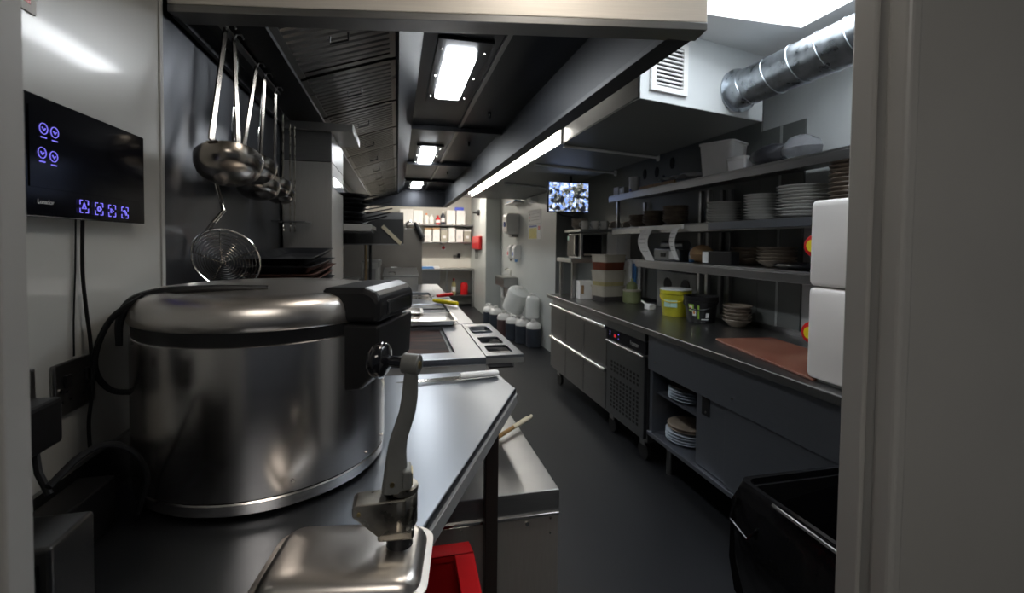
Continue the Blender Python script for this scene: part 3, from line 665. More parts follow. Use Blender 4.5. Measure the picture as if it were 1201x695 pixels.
# ================================================================ COOK LINE
CB = thing('chef_base', 'low stainless chef base cabinet under the griddle with dark top band', 'cabinet', (0, 2.5, 0))
B().box(-.57, .53, 1.405, 5.2, .08, .525).build('body', 'column_steel', CB, bevel=.003)
B().box(-.57, .53, 1.40, 5.2, .525, .60).build('top_band', 'steel_dark', CB, bevel=.003)
B().box(-.57, .528, 1.392, 1.402, .518, .528).build('edge_strip', 'chrome', CB, bevel=.002)
for (x, z) in ((.50, .505), (.50, .455), (.42, .495), (.20, .50)):
    B().cyl((x, 1.406, z), (x, 1.400, z), .007 if x == .42 else .004, n=10).build('screw', 'chrome', CB, smooth=True)
for y in (1.6, 3.4, 5.0):
    for x in (.45, -.45): B().cyl((x, y, 0), (x, y, .08), .02, n=12).build('foot', 'black_rubber', CB, smooth=True)
for k in range(3):
    y0 = 1.46 + k * 1.24
    d = B().box(.53, .545, y0, y0 + 1.2, .12, .50).build('drawer', 'steel', CB, bevel=.003)
    B().box(.545, .565, y0 + .05, y0 + 1.15, .47, .49).build('handle', 'chrome', d, bevel=.003)

GR = thing('griddle', 'flat steel griddle with a scorched dark cooking plate', 'griddle', (-.1, 2.25, .60))
B().box(-.56, .372, 1.885, 2.665, .601, .90).build('body', 'table_edge', GR, bevel=.003)
c = B().box(-.56, .372, 1.88, 1.985, .90, .93).box(.25, .372, 1.985, 2.60, .90, .93).box(-.56, .372, 2.60, 2.67, .90, .93).box(-.56, -.50, 1.985, 2.60, .90, .93)
c.build('top_frame', 'steel_top', GR, bevel=.003)
B().box(-.50, .25, 1.985, 2.60, .90, .914).build('cooking_plate', 'griddle', GR)
B().box(.236, .25, 1.985, 2.60, .914, .918).build('grease_groove', 'pan_black', GR)
for k in range(4):
    kn = B().lathe([(.022, 0), (.022, .02), (.018, .024), (.0001, .024)], (.372, 1.99 + k * .18, .76), 16, Matrix.Rotation(R_(90), 3, 'Y')).build('control_knob', 'black_plastic', GR, smooth=True)
GRL = thing('container_rail', 'steel side rail with rounded cut-outs for sauce containers beside the griddle', 'rail', (.455, 2.27, .89))
def plate_holes(b, x0, x1, y0, y1, z0, z1, holes):
    # holes stacked along y, full rounded look from thin bars between them
    ys_ = [y0]
    for h in holes: ys_ += [h[2], h[3]]
    ys_.append(y1)
    for i in range(0, len(ys_), 2): b.box(x0, x1, ys_[i], ys_[i + 1], z0, z1)
    for h in holes:
        b.box(x0, h[0], h[2], h[3], z0, z1).box(h[1], x1, h[2], h[3], z0, z1)
        r = .022
        for (cx, cy, sx, sy) in ((h[0], h[2], 1, 1), (h[1], h[2], -1, 1), (h[0], h[3], 1, -1), (h[1], h[3], -1, -1)):
            pts = [(cx, cy)] + [(cx + sx * (r - r * math.sin(a)), cy + sy * (r - r * math.cos(a))) for a in [math.pi / 2 * j / 4 for j in range(5)]]
            b.prism(pts, z0, z1)
    return b
HO = [(.40, .51, 1.945, 2.10), (.40, .51, 2.135, 2.29), (.40, .51, 2.40, 2.56)]
plate_holes(B(), .376, .545, 1.905, 2.67, .918, .93, HO).build('top_plate', 'steel_top', GRL)
B().box(.376, .545, 1.905, 1.912, .895, .918).box(.538, .545, 1.912, 2.67, .895, .918).build('apron', 'steel', GRL)
for y in (2.0, 2.5): B().box(.376, .53, y, y + .02, .86, .918).build('bracket', 'steel_dark', GRL)
for k, (y0, y1) in enumerate(((1.945, 2.10), (2.135, 2.29))):
    B().box(.40, .51, y0, y1, .862, .868).build('container_floor', 'pan_black', GRL)
tcn = thing('sauce_container', 'shallow steel container set in the far cut-out of the side rail', 'container', (.455, 2.48, .87))
B().loft([[(x, y, z) for x, y in rrect(.402 + d, .508 - d, 2.402 + d, 2.558 - d, .02)] for d, z in ((.012, .872), (0, .925), (-.004, .934), (-.004, .937), (.003, .934), (.014, .880))]).build('tray', 'steel_top', tcn, smooth=True)

RG = thing('cooking_range', 'long stainless range with dark hob plates and sunk basins behind the griddle', 'range', (0, 3.9, .60))
B().box(-.56, .455, 2.68, 5.28, .601, .895).build('body', 'steel', RG, bevel=.003)
c = B().box(.36, .455, 2.68, 5.28, .895, .93).box(-.56, .36, 2.68, 2.98, .895, .93).box(-.56, .36, 3.58, 3.92, .895, .93).box(-.56, .36, 4.42, 5.28, .895, .93)
c.build('worktop', 'steel_top', RG, bevel=.003)
B().box(-.56, .36, 2.98, 3.58, .895, .905).build('hob_base', 'pan_black', RG)
for yy in (3.03, 3.31):
    for xx in (-.5, -.20, .10):
        g = B().box(xx, xx + .24, yy, yy + .22, .905, .935).build('hob_plate', 'pan_black', RG, bevel=.004)
bas = B().box(-.05, .30, 3.92, 4.42, .895, .90); bas.build('basin_floor', 'steel_dark', RG)
B().box(.30, .36, 3.92, 4.42, .895, .93).box(-.56, -.05, 3.92, 4.42, .895, .93).build('basin_rim', 'steel_top', RG)
B().box(-.03, .28, 4.14, 4.20, .90, .93).build('basin_divider', 'chrome', RG)
for k in range(6): B().lathe([(.024, 0), (.024, .02), (.018, .026), (.0001, .026)], (.455, 2.85 + k * .3, .78), 16, Matrix.Rotation(R_(90), 3, 'Y')).build('control_knob', 'black_plastic', RG, smooth=True)

def gn_pan(lab, x0, x1, y0, y1, z0, z1, m='steel_lid', wall=.003, rad=.04):
    t = thing('steel_pan', lab, 'pan', ((x0 + x1) / 2, (y0 + y1) / 2, z0), group='steel pans on the range')
    def rg(d, z): return [(x, y, z) for x, y in rrect(x0 + d, x1 - d, y0 + d, y1 - d, max(rad - d, .012))]
    B().loft([rg(.03, z0), rg(.018, z0 + .004), rg(.012, z1 - .004), rg(-.002, z1 - .002), rg(-.004, z1), rg(.012, z1 + .001), rg(.016, z1 - .008), rg(.024, z0 + .008), rg(.06, z0 + .006)]).build('basin', m, t, smooth=True)
    return t
gn_pan('large shallow steel pan with rounded corners behind the griddle plate', -.10, .345, 2.615, 2.93, .931, .962)
gn_pan('small steel pan stacked on the large pan, lower one', -.12, .15, 2.66, 2.88, .963, .985)
gn_pan('small steel pan stacked on the large pan, upper one', -.12, .15, 2.665, 2.875, .986, 1.005)
for k, (mm, a, b, lab) in enumerate((('yellow_plastic', (.27, 3.62), (.445, 3.40), 'steel tongs with yellow handle grip lying across the range edge'), ('red_plastic', (.32, 3.90), (.48, 4.02), 'steel tongs with red handle grip lying behind the yellow pair'))):
    a = Vector((*a, .955)); b = Vector((*b, .955)); d = (b - a).normalized(); sd = Vector((-d.y, d.x, 0))
    t = thing('tongs', lab, 'tongs', a, group='tongs on the range')
    B().tube([a + d * .02, a + d * .08, b], [.012, .018, .015], 10).build('grip', mm, t, smooth=True)
    for s_ in (-1, 1):
        B().bar(a - d * .01 + sd * .004 * s_, a - d * .26 + sd * .03 * s_, .014, .003).build('arm', 'chrome', t)
# spatula with pale handle on the chef base
SPn = thing('spatula', 'wooden handled spatula with pale tip on the chef base top', 'spatula', (.45, 1.87, .60))
a = Vector((.415, 1.80, .62)); b = Vector((.60, 1.955, .632))
B().tube([a - (b - a) * .8, a, a.lerp(b, .45)], [.008, .009, .009], 10).build('handle', 'wood_brown', SPn, smooth=True)
B().tube([a.lerp(b, .40), a.lerp(b, .7), a.lerp(b, .95), b], [.0095, .0105, .011, .007], 12).build('tip', 'ivory', SPn, smooth=True)
d = (b - a).normalized(); m_ = a.lerp(b, .9)
B().bar(m_ - d * .012 + Vector((0, 0, .0105)), m_ + d * .008 + Vector((0, 0, .0105)), .006, .002).build('hanging_hole', 'pan_black', SPn)
bl_ = a - (b - a) * .8
B().bar(bl_, bl_ - d * .12, .05, .003).build('blade', 'steel', SPn)
# splash panel under the table between table and griddle
B().box(-.30, .36, 1.845, 1.875, .601, .86).build('splash_panel', 'white_plastic', label='pale upright panel standing under the table against the griddle', cat='panel', bevel=.003)

# steel column and cap
CO = thing('steel_column', 'tall stainless column cabinet against the splashback beside the turners', 'cabinet', (-.45, 2.7, .93))
B().box(-.575, -.335, 2.52, 3.02, .931, 1.83).build('lower_panel', 'column_steel', CO, bevel=.003)
B().box(-.575, -.335, 2.52, 3.02, 1.832, 1.985).build('upper_panel', 'steel_dark', CO, bevel=.003)
B().box(-.575, -.225, 2.50, 2.90, 1.987, 2.03).build('cap', 'steel', CO, bevel=.004)
B().box(-.335, -.332, 2.54, 3.0, 1.70, 1.76).build('chrome_side_plate', 'chrome', CO)  # thin chrome plate along the column's side face
# stacked oven trays on shelf behind the cooker
SH = thing('wall_shelf', 'small steel wall shelf behind the rice cooker carrying black trays', 'shelf', (-.45, 1.95, 1.16))
B().box(-.578, -.28, 1.70, 2.45, 1.165, 1.18).build('board', 'steel_dark', SH, bevel=.002)
for y in (1.8, 2.35): B().prismy([(-.578, 1.165), (-.32, 1.165), (-.578, 1.05)], y, y + .012).build('bracket', 'steel_dark', SH)
for k in range(6):
    z = 1.182 + k * .029
    x0, x1, y0, y1 = -.565 + .004 * k, -.295 - .004 * (k % 3), 1.74 + .012 * (k % 2), 2.40 - .02 * (k % 3)
    def rg(d, zz): return [(x, y, zz + (y - y0) * (.02 if k < 5 else .05)) for x, y in rrect(x0 + d, x1 - d, y0 + d, y1 - d, .03)]
    o = B().loft([rg(.03, z), rg(.006, z + .024), rg(0, z + .025), rg(.0, z + .027), rg(.010, z + .027), rg(.034, z + .006)]).build('oven_tray', 'pan_rust' if k in (2, 3) else 'pan_black', smooth=True,
        label=nth('black oven tray in the stack behind the rice cooker' if k not in (2, 3) else 'rust stained oven tray in the stack behind the rice cooker', k, 6), cat='tray', group='oven trays behind the rice cooker' if k not in (2, 3) else 'rust stained oven trays')
# over-shelf with dark pans, salamander
OS = thing('over_shelf', 'steel over-shelf beside the column holding dark pans', 'shelf', (-.36, 3.25, 1.48))
B().box(-.578, -.165, 3.05, 3.75, 1.485, 1.53).build('board', 'steel', OS, bevel=.003)
B().box(-.165, -.155, 3.05, 3.75, 1.48, 1.50).build('edge_rail', 'chrome', OS)
for k in range(7):
    z = 1.531 + k * .031
    yy = 3.34 + .03 * math.sin(k * 2.1); xx = -.37 + .02 * math.sin(k * 3.3); r = .17 - .006 * (k % 3)
    t = thing('frying_pan', nth('dark frying pan in the pile beside the column', k, 7), 'pan', (xx, yy, z), group='frying pans on the over-shelf')
    B().lathe([(.0001, 0), (r * .8, 0), (r * .97, .02), (r, .025), (r * .975, .0255), (r * .79, .006), (.0001, .005)], (xx, yy, z), 24).build('bowl', 'pan_black', t, smooth=True)
    a = -.5 + .22 * k; dd = Vector((math.cos(a), math.sin(a), .22)); p = Vector((xx, yy, z + .02)) + Vector((math.cos(a), math.sin(a), 0)) * r * .96
    B().bar(p, p + dd * .18, .024, .008).build('handle', 'pan_black', t, bevel=.003)
SA = thing('salamander_grill', 'dark wall salamander grill with diagonal steel handle over the range', 'grill', (-.2, 4.1, 1.385))
B().box(-.575, .05, 3.85, 4.5, 1.39, 1.40).build('base_tray', 'steel_dark', SA)
B().box(-.575, .05, 3.85, 4.5, 1.60, 1.66).build('top_case', 'steel_dark', SA, bevel=.004)
B().box(-.575, -.40, 3.85, 4.5, 1.40, 1.60).build('back_case', 'pan_black', SA)
B().box(-.40, .05, 3.85, 3.86, 1.40, 1.60).build('end_panel', 'box_dark', SA)
B().box(.03, .05, 3.86, 4.5, 1.54, 1.60).build('front_rail', 'steel', SA)
B().bar((-.12, 3.83, 1.545), (.03, 3.83, 1.40), .03, .012, (0, 1, 0)).build('handle', 'ivory', SA, bevel=.002)
for x, m_ in ((-.255, 'copper_pipe'), (-.22, 'pan_black')):
    B().cyl((x, 3.93, .931), (x, 3.93, 1.39), .012, n=10).build('gas_pipe', m_, SA, smooth=True)
# back boxes and fryers
for k, (x0, x1, y0, y1, z1, lab) in enumerate(((-.57, -.30, 3.75, 3.98, 1.12, 'low pale steel side box behind the steel column'), (-.30, -.16, 4.0, 4.6, 1.245, 'tall pale steel fryer housing beside the gas pipe'))):
    t = thing('fryer_housing', lab, 'fryer', ((x0 + x1) / 2, (y0 + y1) / 2, .931))
    B().box(x0, x1, y0, y1, .931, z1).build('case', 'steel', t, bevel=.004)
    B().box(x1 - .002, x1 + .012, y0 + .02, y1 - .02, z1 - .05, z1 - .005).build('lip', 'steel_dark', t)
    B().box(x0 + .02, x1 - .02, y0 - .004, y0, .98, z1 - .06).build('front_plate', 'steel_dark', t)
FT = thing('fryer_tank', 'wide steel fryer tank with sloping lid before the partition', 'fryer', (.03, 4.75, .931))
B().box(-.13, .20, 4.55, 5.15, .931, 1.07).build('tank', 'steel', FT, bevel=.004)
B().prismx([(4.53, 1.072), (5.17, 1.072), (5.17, 1.13), (4.53, 1.085)], -.14, .21).build('lid', 'steel_dark', FT, bevel=.003)
B().tube([(-.08, 4.52, 1.10), (-.08, 4.49, 1.12), (-.02, 4.49, 1.12), (-.02, 4.52, 1.10)], .006, 8).build('lid_handle', 'chrome', FT, smooth=True)
# partition fittings
t = thing('light_switch', 'white switch plate on the steel partition', 'switch', (-.04, 5.29, 1.05))
B().box(-.075, -.005, 5.292, 5.299, 1.05, 1.13).build('plate', 'white_plastic', t, bevel=.002)
B().box(-.052, -.030, 5.288, 5.292, 1.075, 1.105).build('rocker', 'grey_plastic', t)
B().prismy([(-.04, 1.395), (.01, 1.395), (-.015, 1.44)], 5.296, 5.2995).build('warning_sticker', 'yellow_plastic', label='small yellow triangular sticker on the steel partition', cat='sticker')

# ================================================================ PANTRY
PC = thing('pantry_counter', 'steel counter along the pantry back wall', 'counter', (1.0, 10.0, 0))
B().box(.25, 1.64, 9.75, 10.29, .80, .84).build('top', 'steel', PC, bevel=.003)
B().box(.25, .9, 9.80, 10.28, .05, .80).build('cupboard', 'steel_dark', PC)
B().box(.9, 1.64, 9.80, 10.28, .24, .26).build('shelf', 'steel_dark', PC)
for x in (1.05, 1.62): B().box(x - .02, x + .02, 9.78, 9.82, 0, .80).build('leg', 'yellow_plastic' if x == 9 else 'steel', PC)
for z, lab in ((1.42, 'lower'), (1.80, 'upper')):
    t = thing('pantry_shelf', lab + ' pantry shelf packed with boxes on the back wall', 'shelf', (.95, 10.1, z))
    B().box(.25 if z < 1.5 else .02, 1.645, 9.95, 10.298, z - .03, z).build('board', 'steel_dark', t, bevel=.002)
    for x in (.4, .95, 1.5): B().prismx([(10.298, z - .03), (9.99, z - .03), (10.298, z - .06)], x, x + .015).build('bracket', 'steel_dark', t)
xx = .58
mats = ['white_plastic', 'white_plastic', 'tub_clear', 'white_plastic', 'carton_white', 'tub_clear']
lbl = ['white box with brown lid second', 'cream tub', 'grey lidded tub', 'tall plain white carton', 'short grey white tub', 'clear lidded tub']
for k, (wd, h) in enumerate(((.15, .305), (.15, .31), (.15, .30), (.14, .31), (.15, .28), (.15, .28))):
    t = thing('storage_box', lbl[k] + ' on the lower pantry shelf', 'box', (xx + wd / 2, 10.1, 1.42))
    B().box(xx, xx + wd, 9.98, 10.25, 1.421, 1.42 + h - .04).build('body', mats[k], t, bevel=.006)
    B().box(xx - .003, xx + wd + .003, 9.975, 10.255, 1.42 + h - .04, 1.42 + h).build('lid', ['card_brown', 'card_brown', 'grey_plastic', 'white_plastic', 'white_plastic', 'white_plastic'][k], t, bevel=.004)
    B().box(xx + .04, xx + wd - .04, 9.972, 9.976, 1.50, 1.56).build('label_card', 'paper', t)
    xx += wd + .025
defs = [(.05, .28, .32, 'white_plastic', 'white wide carton at the partition end of the upper pantry shelf'), (.34, .20, .30, 'carton_white', 'cream wide carton beside the white one on the upper pantry shelf'),
        (1.06, .19, .32, 'carton_white', 'pale upright carton beside the dark bottle on the upper pantry shelf'), (1.275, .19, .32, 'carton_white', 'pale upright carton closest to the blue packet on the upper pantry shelf')]
for x, wd, h, m_, lab in defs:
    t = thing('carton', lab, 'box', (x + wd / 2, 10.1, 1.80))
    B().box(x, x + wd, 9.98, 10.28, 1.801, 1.80 + h).build('body', m_, t, bevel=.004)
    B().box(x + wd / 2 - .006, x + wd / 2 + .006, 9.978, 10.0, 1.81, 1.80 + h - .01).build('seam', 'paper', t)
    B().box(x + wd * .6, x + wd * .7, 9.976, 9.98, 1.805, 1.83).build('grip_hole', 'ink', t)
def bottle(x, y, z, r, h, m_, mc, lab, cat='bottle', nm='bottle'):
    t = thing(nm, lab, cat, (x, y, z))
    B().lathe([(r * .9, .001), (r, .01), (r, h * .62), (r * .85, h * .72), (r * .42, h * .82), (r * .4, h * .88)], (x, y, z), 20).build('body', m_, t, smooth=True)
    B().lathe([(r * .46, h * .87), (r * .46, h), (.0001, h)], (x, y, z), 20).build('cap', mc, t, smooth=True)
    B().lathe([(r * 1.01, h * .2), (r * 1.01, h * .5)], (x, y, z), 20).build('label_band', 'paper', t, smooth=True)
    return t
bottle(.62, 10.05, 1.80, .05, .24, 'white_plastic', 'orange', 'white bottle with orange cap on the upper pantry shelf')
bottle(.73, 10.05, 1.80, .05, .22, 'egg_white', 'white_plastic', 'cream bottle beside the orange capped one on the upper pantry shelf')
bottle(.87, 10.05, 1.80, .05, .20, 'red_plastic', 'red_plastic', 'red bottle on the upper pantry shelf')
bottle(.98, 10.05, 1.80, .05, .30, 'jug_dark', 'white_plastic', 'dark bottle with white cap on the upper pantry shelf')
t = thing('blue_packet', 'blue packet lying on top of the pale cartons', 'packet', (1.30, 10.08, 2.121))
B().box(1.24, 1.44, 10.0, 10.2, 2.122, 2.19).build('packet', 'blue_plastic', t, bevel=.015)
t = thing('cable_bracket', 'black round bracket on the white column above the red box', 'bracket', (1.62, 9.2, 2.0))
B().cyl((1.649, 9.2, 2.03), (1.60, 9.2, 2.03), .06, n=16).build('disc', 'black_plastic', t, smooth=True)
B().cyl((1.60, 9.2, 2.03), (1.50, 9.2, 2.03), .025, n=12).build('spindle', 'black_plastic', t, smooth=True)
t = thing('wall_button', 'round red sign disc on the pantry wall', 'sign', (1.02, 10.295, 1.24))
B().box(.97, 1.07, 10.29, 10.299, 1.24, 1.34).build('card', 'paper', t)
B().cyl((1.02, 10.29, 1.29), (1.02, 10.285, 1.29), .04, n=20).build('disc', 'red_plastic', t, smooth=True)
t = thing('wall_outlet', 'dark twin socket on the pantry wall', 'socket', (1.33, 10.295, 1.03))
B().box(1.24, 1.34, 10.288, 10.299, 1.05, 1.12).build('plate', 'grey_plastic', t)
B().box(1.33, 1.40, 10.25, 10.29, 1.06, 1.16).build('plug', 'black_plastic', t, bevel=.005)
t = thing('mixer_tap', 'tall pantry tap with spray hose standing behind the partition', 'tap', (.42, 9.0, .84))
B().tube([(.42, 9.9, .841), (.42, 9.9, 1.35), (.44, 9.86, 1.40), (.50, 9.8, 1.38)], .014, 10).build('pipe', 'chrome', t, smooth=True)
B().tube([(.47, 9.9, .841), (.47, 9.9, 1.1)], .022, 10).build('body', 'black_plastic', t, smooth=True)
for k, (x, y, lab, m_) in enumerate(((.75, 9.95, 'white folded cloth on the pantry counter', 'paper'), (.62, 9.82, 'blue folded cloth on the pantry counter edge', 'blue_cap'))):
    b = B(); 
    for j in range(3): b.prism(rrect(x - .16 + .01 * j, x + .16 - .012 * j, y - .06, y + .06 - .01 * j, .02), .842 + .016 * j, .857 + .016 * j)
    b.build('folded_cloth', m_, label=lab, cat='cloth', bevel=.004)
bottle(1.22, 9.95, .26, .05, .36, 'sauce_yellow', 'red_plastic', 'amber oil bottle with red cap under the pantry counter')
t = thing('red_drum', 'red plastic drum under the pantry counter', 'drum', (1.45, 9.95, .26))
B().lathe([(.08, .001), (.085, .02), (.085, .22), (.075, .25)], (1.45, 9.95, .26), 20).build('body', 'red_plastic', t, smooth=True)
B().lathe([(.06, .25), (.06, .27), (.0001, .27)], (1.45, 9.95, .26), 20).build('cap', 'red_plastic', t, smooth=True)
t = thing('fire_blanket_box', 'red fire blanket box with black pull tapes on the white column', 'safety box', (1.62, 9.2, 1.26))
B().box(1.58, 1.649, 8.86, 9.75, 1.275, 1.545).build('case', 'red_plastic', t, bevel=.02)
for y in (9.15, 9.35): B().box(1.60, 1.61, y, y + .05, 1.08, 1.28).build('pull_tape', 'black_rubber', t)
t = thing('hand_shower', 'black hand spray hanging from a steel arm over the partition', 'tap', (.2, 5.28, 1.57))
B().tube([(.10, 5.33, 1.571), (.10, 5.33, 1.63), (.14, 5.33, 1.655), (.20, 5.33, 1.63)], .012, 10).build('arm', 'chrome', t, smooth=True)
B().tube([(.19, 5.26, 1.64), (.23, 5.26, 1.57), (.285, 5.26, 1.46)], [.016, .03, .034], 12).build('spray_head', 'black_plastic', t, smooth=True)
B().cyl((.285, 5.26, 1.46), (.295, 5.26, 1.42), .02, .014, 10).build('nozzle', 'chrome', t, smooth=True)

# ================================================================ SIDE WALL FITTINGS
XS = 1.95
t = thing('towel_dispenser', 'white paper towel dispenser on the side wall above the soap dispensers', 'dispenser', (1.85, 7.2, 1.54))
B().loft([[(x, 7.32 + s_ * hy, z) for x, s_, z in ((XS, -1, z0), (XS - dp, -1, z0), (XS - dp, 1, z0), (XS, 1, z0))] for z0, dp, hy in ((1.56, .16, .13), (1.60, .21, .15), (1.85, .22, .15), (1.90, .19, .14))]).build('case', 'white_plastic', t, bevel=.015)
B().box(XS - .232, XS - .212, 7.26, 7.34, 1.68, 1.76).build('logo_patch', 'print_blue', t)
B().box(XS - .12, XS, 7.22, 7.40, 1.51, 1.56).build('outlet', 'grey_plastic', t)
for k, (y, m_, lab) in enumerate(((7.45, 'red_plastic', 'white soap dispenser with red mark on the side wall'), (7.12, 'print_blue', 'white soap dispenser with blue mark on the side wall'))):
    t = thing('soap_dispenser', lab, 'dispenser', (XS - .06, y, 1.12), group='soap dispensers')
    B().loft([[(XS, y - hy, z), (XS - dp, y - hy, z), (XS - dp, y + hy, z), (XS, y + hy, z)] for z, dp, hy in ((1.15, .09, .06), (1.19, .12, .07), (1.33, .12, .07), (1.385, .08, .06))]).build('case', 'white_plastic', t, bevel=.012)
    B().box(XS - .126, XS - .118, y - .025, y + .025, 1.21, 1.27).build('mark', m_, t)
    B().lathe([(.02, -.04), (.03, 0), (.0001, .0)], (XS - .06, y, 1.15), 12).build('nozzle', 'blue_cap' if k else 'chrome', t, smooth=True)
t = thing('wall_notice', 'white printed notice pinned on the side wall', 'notice', (XS, 6.3, 1.72))
B().box(XS - .004, XS, 6.02, 6.64, 1.70, 1.90).build('sheet', 'paper', t)
for k in range(3): B().box(XS - .005, XS - .004, 6.55, 6.60, 1.74 + k * .045, 1.765 + k * .045).build('print_dot', ['ink', 'red_plastic', 'ink'][k], t)
for k in range(3): B().box(XS - .005, XS - .004, 6.10, 6.48, 1.75 + k * .045, 1.756 + k * .045).build('print_line', 'grey_plastic', t)
t = thing('wall_poster', 'small yellow illustrated poster below the white notice', 'poster', (XS, 6.3, 1.48))
B().box(XS - .004, XS, 6.02, 6.64, 1.475, 1.685).build('sheet', 'paper', t)
B().box(XS - .005, XS - .004, 6.20, 6.60, 1.48, 1.64).build('picture', 'poster_yellow', t)
B().box(XS - .005, XS - .004, 6.20, 6.58, 1.65, 1.675).build('title_band', 'print_blue', t)
B().box(XS - .005, XS - .004, 6.06, 6.14, 1.60, 1.66).build('red_mark', 'red_plastic', t)
t = thing('insect_killer', 'slim white insect killer lamp with blue glow on the side wall', 'lamp', (1.85, 7.1, 2.05))
B().box(XS - .18, XS, 6.9, 7.5, 2.05, 2.075).build('tray', 'white_plastic', t, bevel=.005)
B().box(XS - .15, XS - .02, 6.95, 7.45, 2.076, 2.10).build('tube_guard', 'blue_cap', t)
t = thing('alarm_sounder', 'small white wedge shaped sensor on the side wall beside the monitor', 'sensor', (XS - .05, 6.3, 2.02))
B().prismy([(XS, 2.0), (XS - .10, 2.03), (XS - .10, 2.07), (XS, 2.10)], 6.2, 6.42).build('body', 'white_plastic', t, bevel=.008)
t = thing('hand_basin', 'stainless hand wash basin on the side wall with waste pipe', 'sink', (1.80, 7.5, .66))
B().prism([(XS, 7.2), (1.70, 7.2), (1.70, 7.85), (XS, 7.85)], .68, .84).build('bowl', 'steel_dark', t, bevel=.008)
B().box(1.72, 1.93, 7.24, 7.8, .838, .846).build('rim', 'steel', t, bevel=.002)
B().box(1.78, XS, 7.3, 7.6, .30, .68).build('pedestal_cover', 'steel', t, bevel=.004)
B().tube([(1.74, 7.45, .68), (1.74, 7.45, .52), (1.78, 7.45, .46)], .022, 10).build('waste_pipe', 'white_plastic', t, smooth=True)
B().tube([(1.90, 7.5, .846), (1.90, 7.5, .95), (1.84, 7.5, .98), (1.79, 7.5, .95)], .012, 8).build('tap', 'chrome', t, smooth=True)

# ---------------------------------------------------------------- jugs on the floor
def jug(x, y, z, r, h, mb, lab, nm='liquid_jug', full=True, grp=None, tilt=0, rz=0):
    t = thing(nm, lab, 'jug', (x, y, z), rz=rz, group=grp)
    if tilt: t.rotation_euler = (tilt, 0, rz)
    pr = [(r * .9, 0), (r, .012)]
    if full:
        n = 7
        for k in range(n):
            z0 = .012 + (h * .66) * k / n; pr += [(r * .985, z0 + .006), (r, z0 + h * .66 / n * .5)]
        zt = h * .68
        B().lathe([(a, b) for a, b in pr] + [(r * .97, zt)], (0, 0, 0), 20).build('body', mb, t, smooth=True, local=True)
    else:
        zt = .02
        B().lathe([(r * .9, 0), (r, .015), (r, .025)], (0, 0, 0), 20).build('foot', 'translucent_white', t, smooth=True, local=True)
    B().lathe([(r * .99, zt), (r * 1.0, zt + .02)] + ([] if full else [(r, h * .66)]) + [(r * .95, h * .80), (r * .72, h * .88), (.032, h * .91), (.032, h * .95)], (0, 0, 0), 20).build('shoulder', 'white_plastic' if full else 'translucent_white', t, smooth=True, local=True)
    B().lathe([(.034, h * .94), (.034, h), (.0001, h)], (0, 0, 0), 14).build('cap', 'white_plastic', t, smooth=True, local=True)
    B().tube([(-r * .6, 0, h * .84), (-r * .62, 0, h * .98), (-r * .1, 0, h * 1.0), (-.02, 0, h * .94)], .012, 8).build('handle', 'white_plastic', t, smooth=True, local=True)
    return t
G_ = 'dark jugs on the floor'
jug(1.50, 7.36, 0, .105, .40, 'jug_dark', 'dark blue jug with white shoulder closest to the white column', rz=.3)
jug(1.555, 7.10, 0, .105, .40, 'jug_dark', 'dark blue jug second from the white column', rz=1)
jug(1.585, 6.66, 0, .105, .38, 'jug_plum', 'brownish plum jug with white shoulder in the row by the basin', rz=.5)
jug(1.66, 6.41, 0, .105, .36, 'jug_dark', 'dark blue jug between the plum jug and the steel edged counter', rz=2)
jug(1.74, 6.16, 0, .105, .37, 'jug_dark', 'dark blue jug under the tilted white jug', rz=1.4)
jug(1.83, 5.92, 0, .105, .37, 'jug_dark', 'dark blue jug closest to the fridge counter', rz=.9)
jug(1.83, 6.86, 0, .10, .36, 'jug_dark', 'dark blue jug against the side wall under the basin', rz=.9)
jug(1.70, 6.60, .415, .165, .40, 'x', 'large empty translucent white jug leaning on top of the dark jugs', 'empty_jug', False, None, R_(28), .5)
jug(1.84, 6.02, .375, .095, .34, 'x', 'tall empty white jug standing behind the fridge counter end', 'empty_jug', False, None, 0, .4)

# ---------------------------------------------------------------- CCTV monitor
t = thing('cctv_monitor', 'wall monitor showing a grid of camera pictures over the counter end', 'monitor', (1.66, 4.25, 1.74), rz=R_(4))
B().box(-.225, .225, -.005, .025, -.018, .29).build('case', 'black_plastic', t, local=True, bevel=.004)
sc = B().box(-.212, .212, -.009, -.005, -.004, .278).build('screen', 'cctv', t, local=True)
for k in range(1, 4): B().box(-.212 + .106 * k - .002, -.212 + .106 * k + .002, -.0105, -.009, -.004, .278).build('grid_line', 'black_plastic', sc, local=True)
B().box(-.212, .212, -.0105, -.009, .134, .139).build('grid_line', 'black_plastic', sc, local=True)
B().tube([(.05, .02, .12), (.05, .06, .12), (.05, .06, .355)], .015, 8).build('ceiling_arm', 'black_plastic', t, local=True, smooth=True)
B().tube([(.05, .02, .0), (.06, .03, -.05), (-.05, .03, -.045), (-.10, .03, -.02)], .004, 6).build('cable', 'black_rubber', t, local=True, smooth=True)

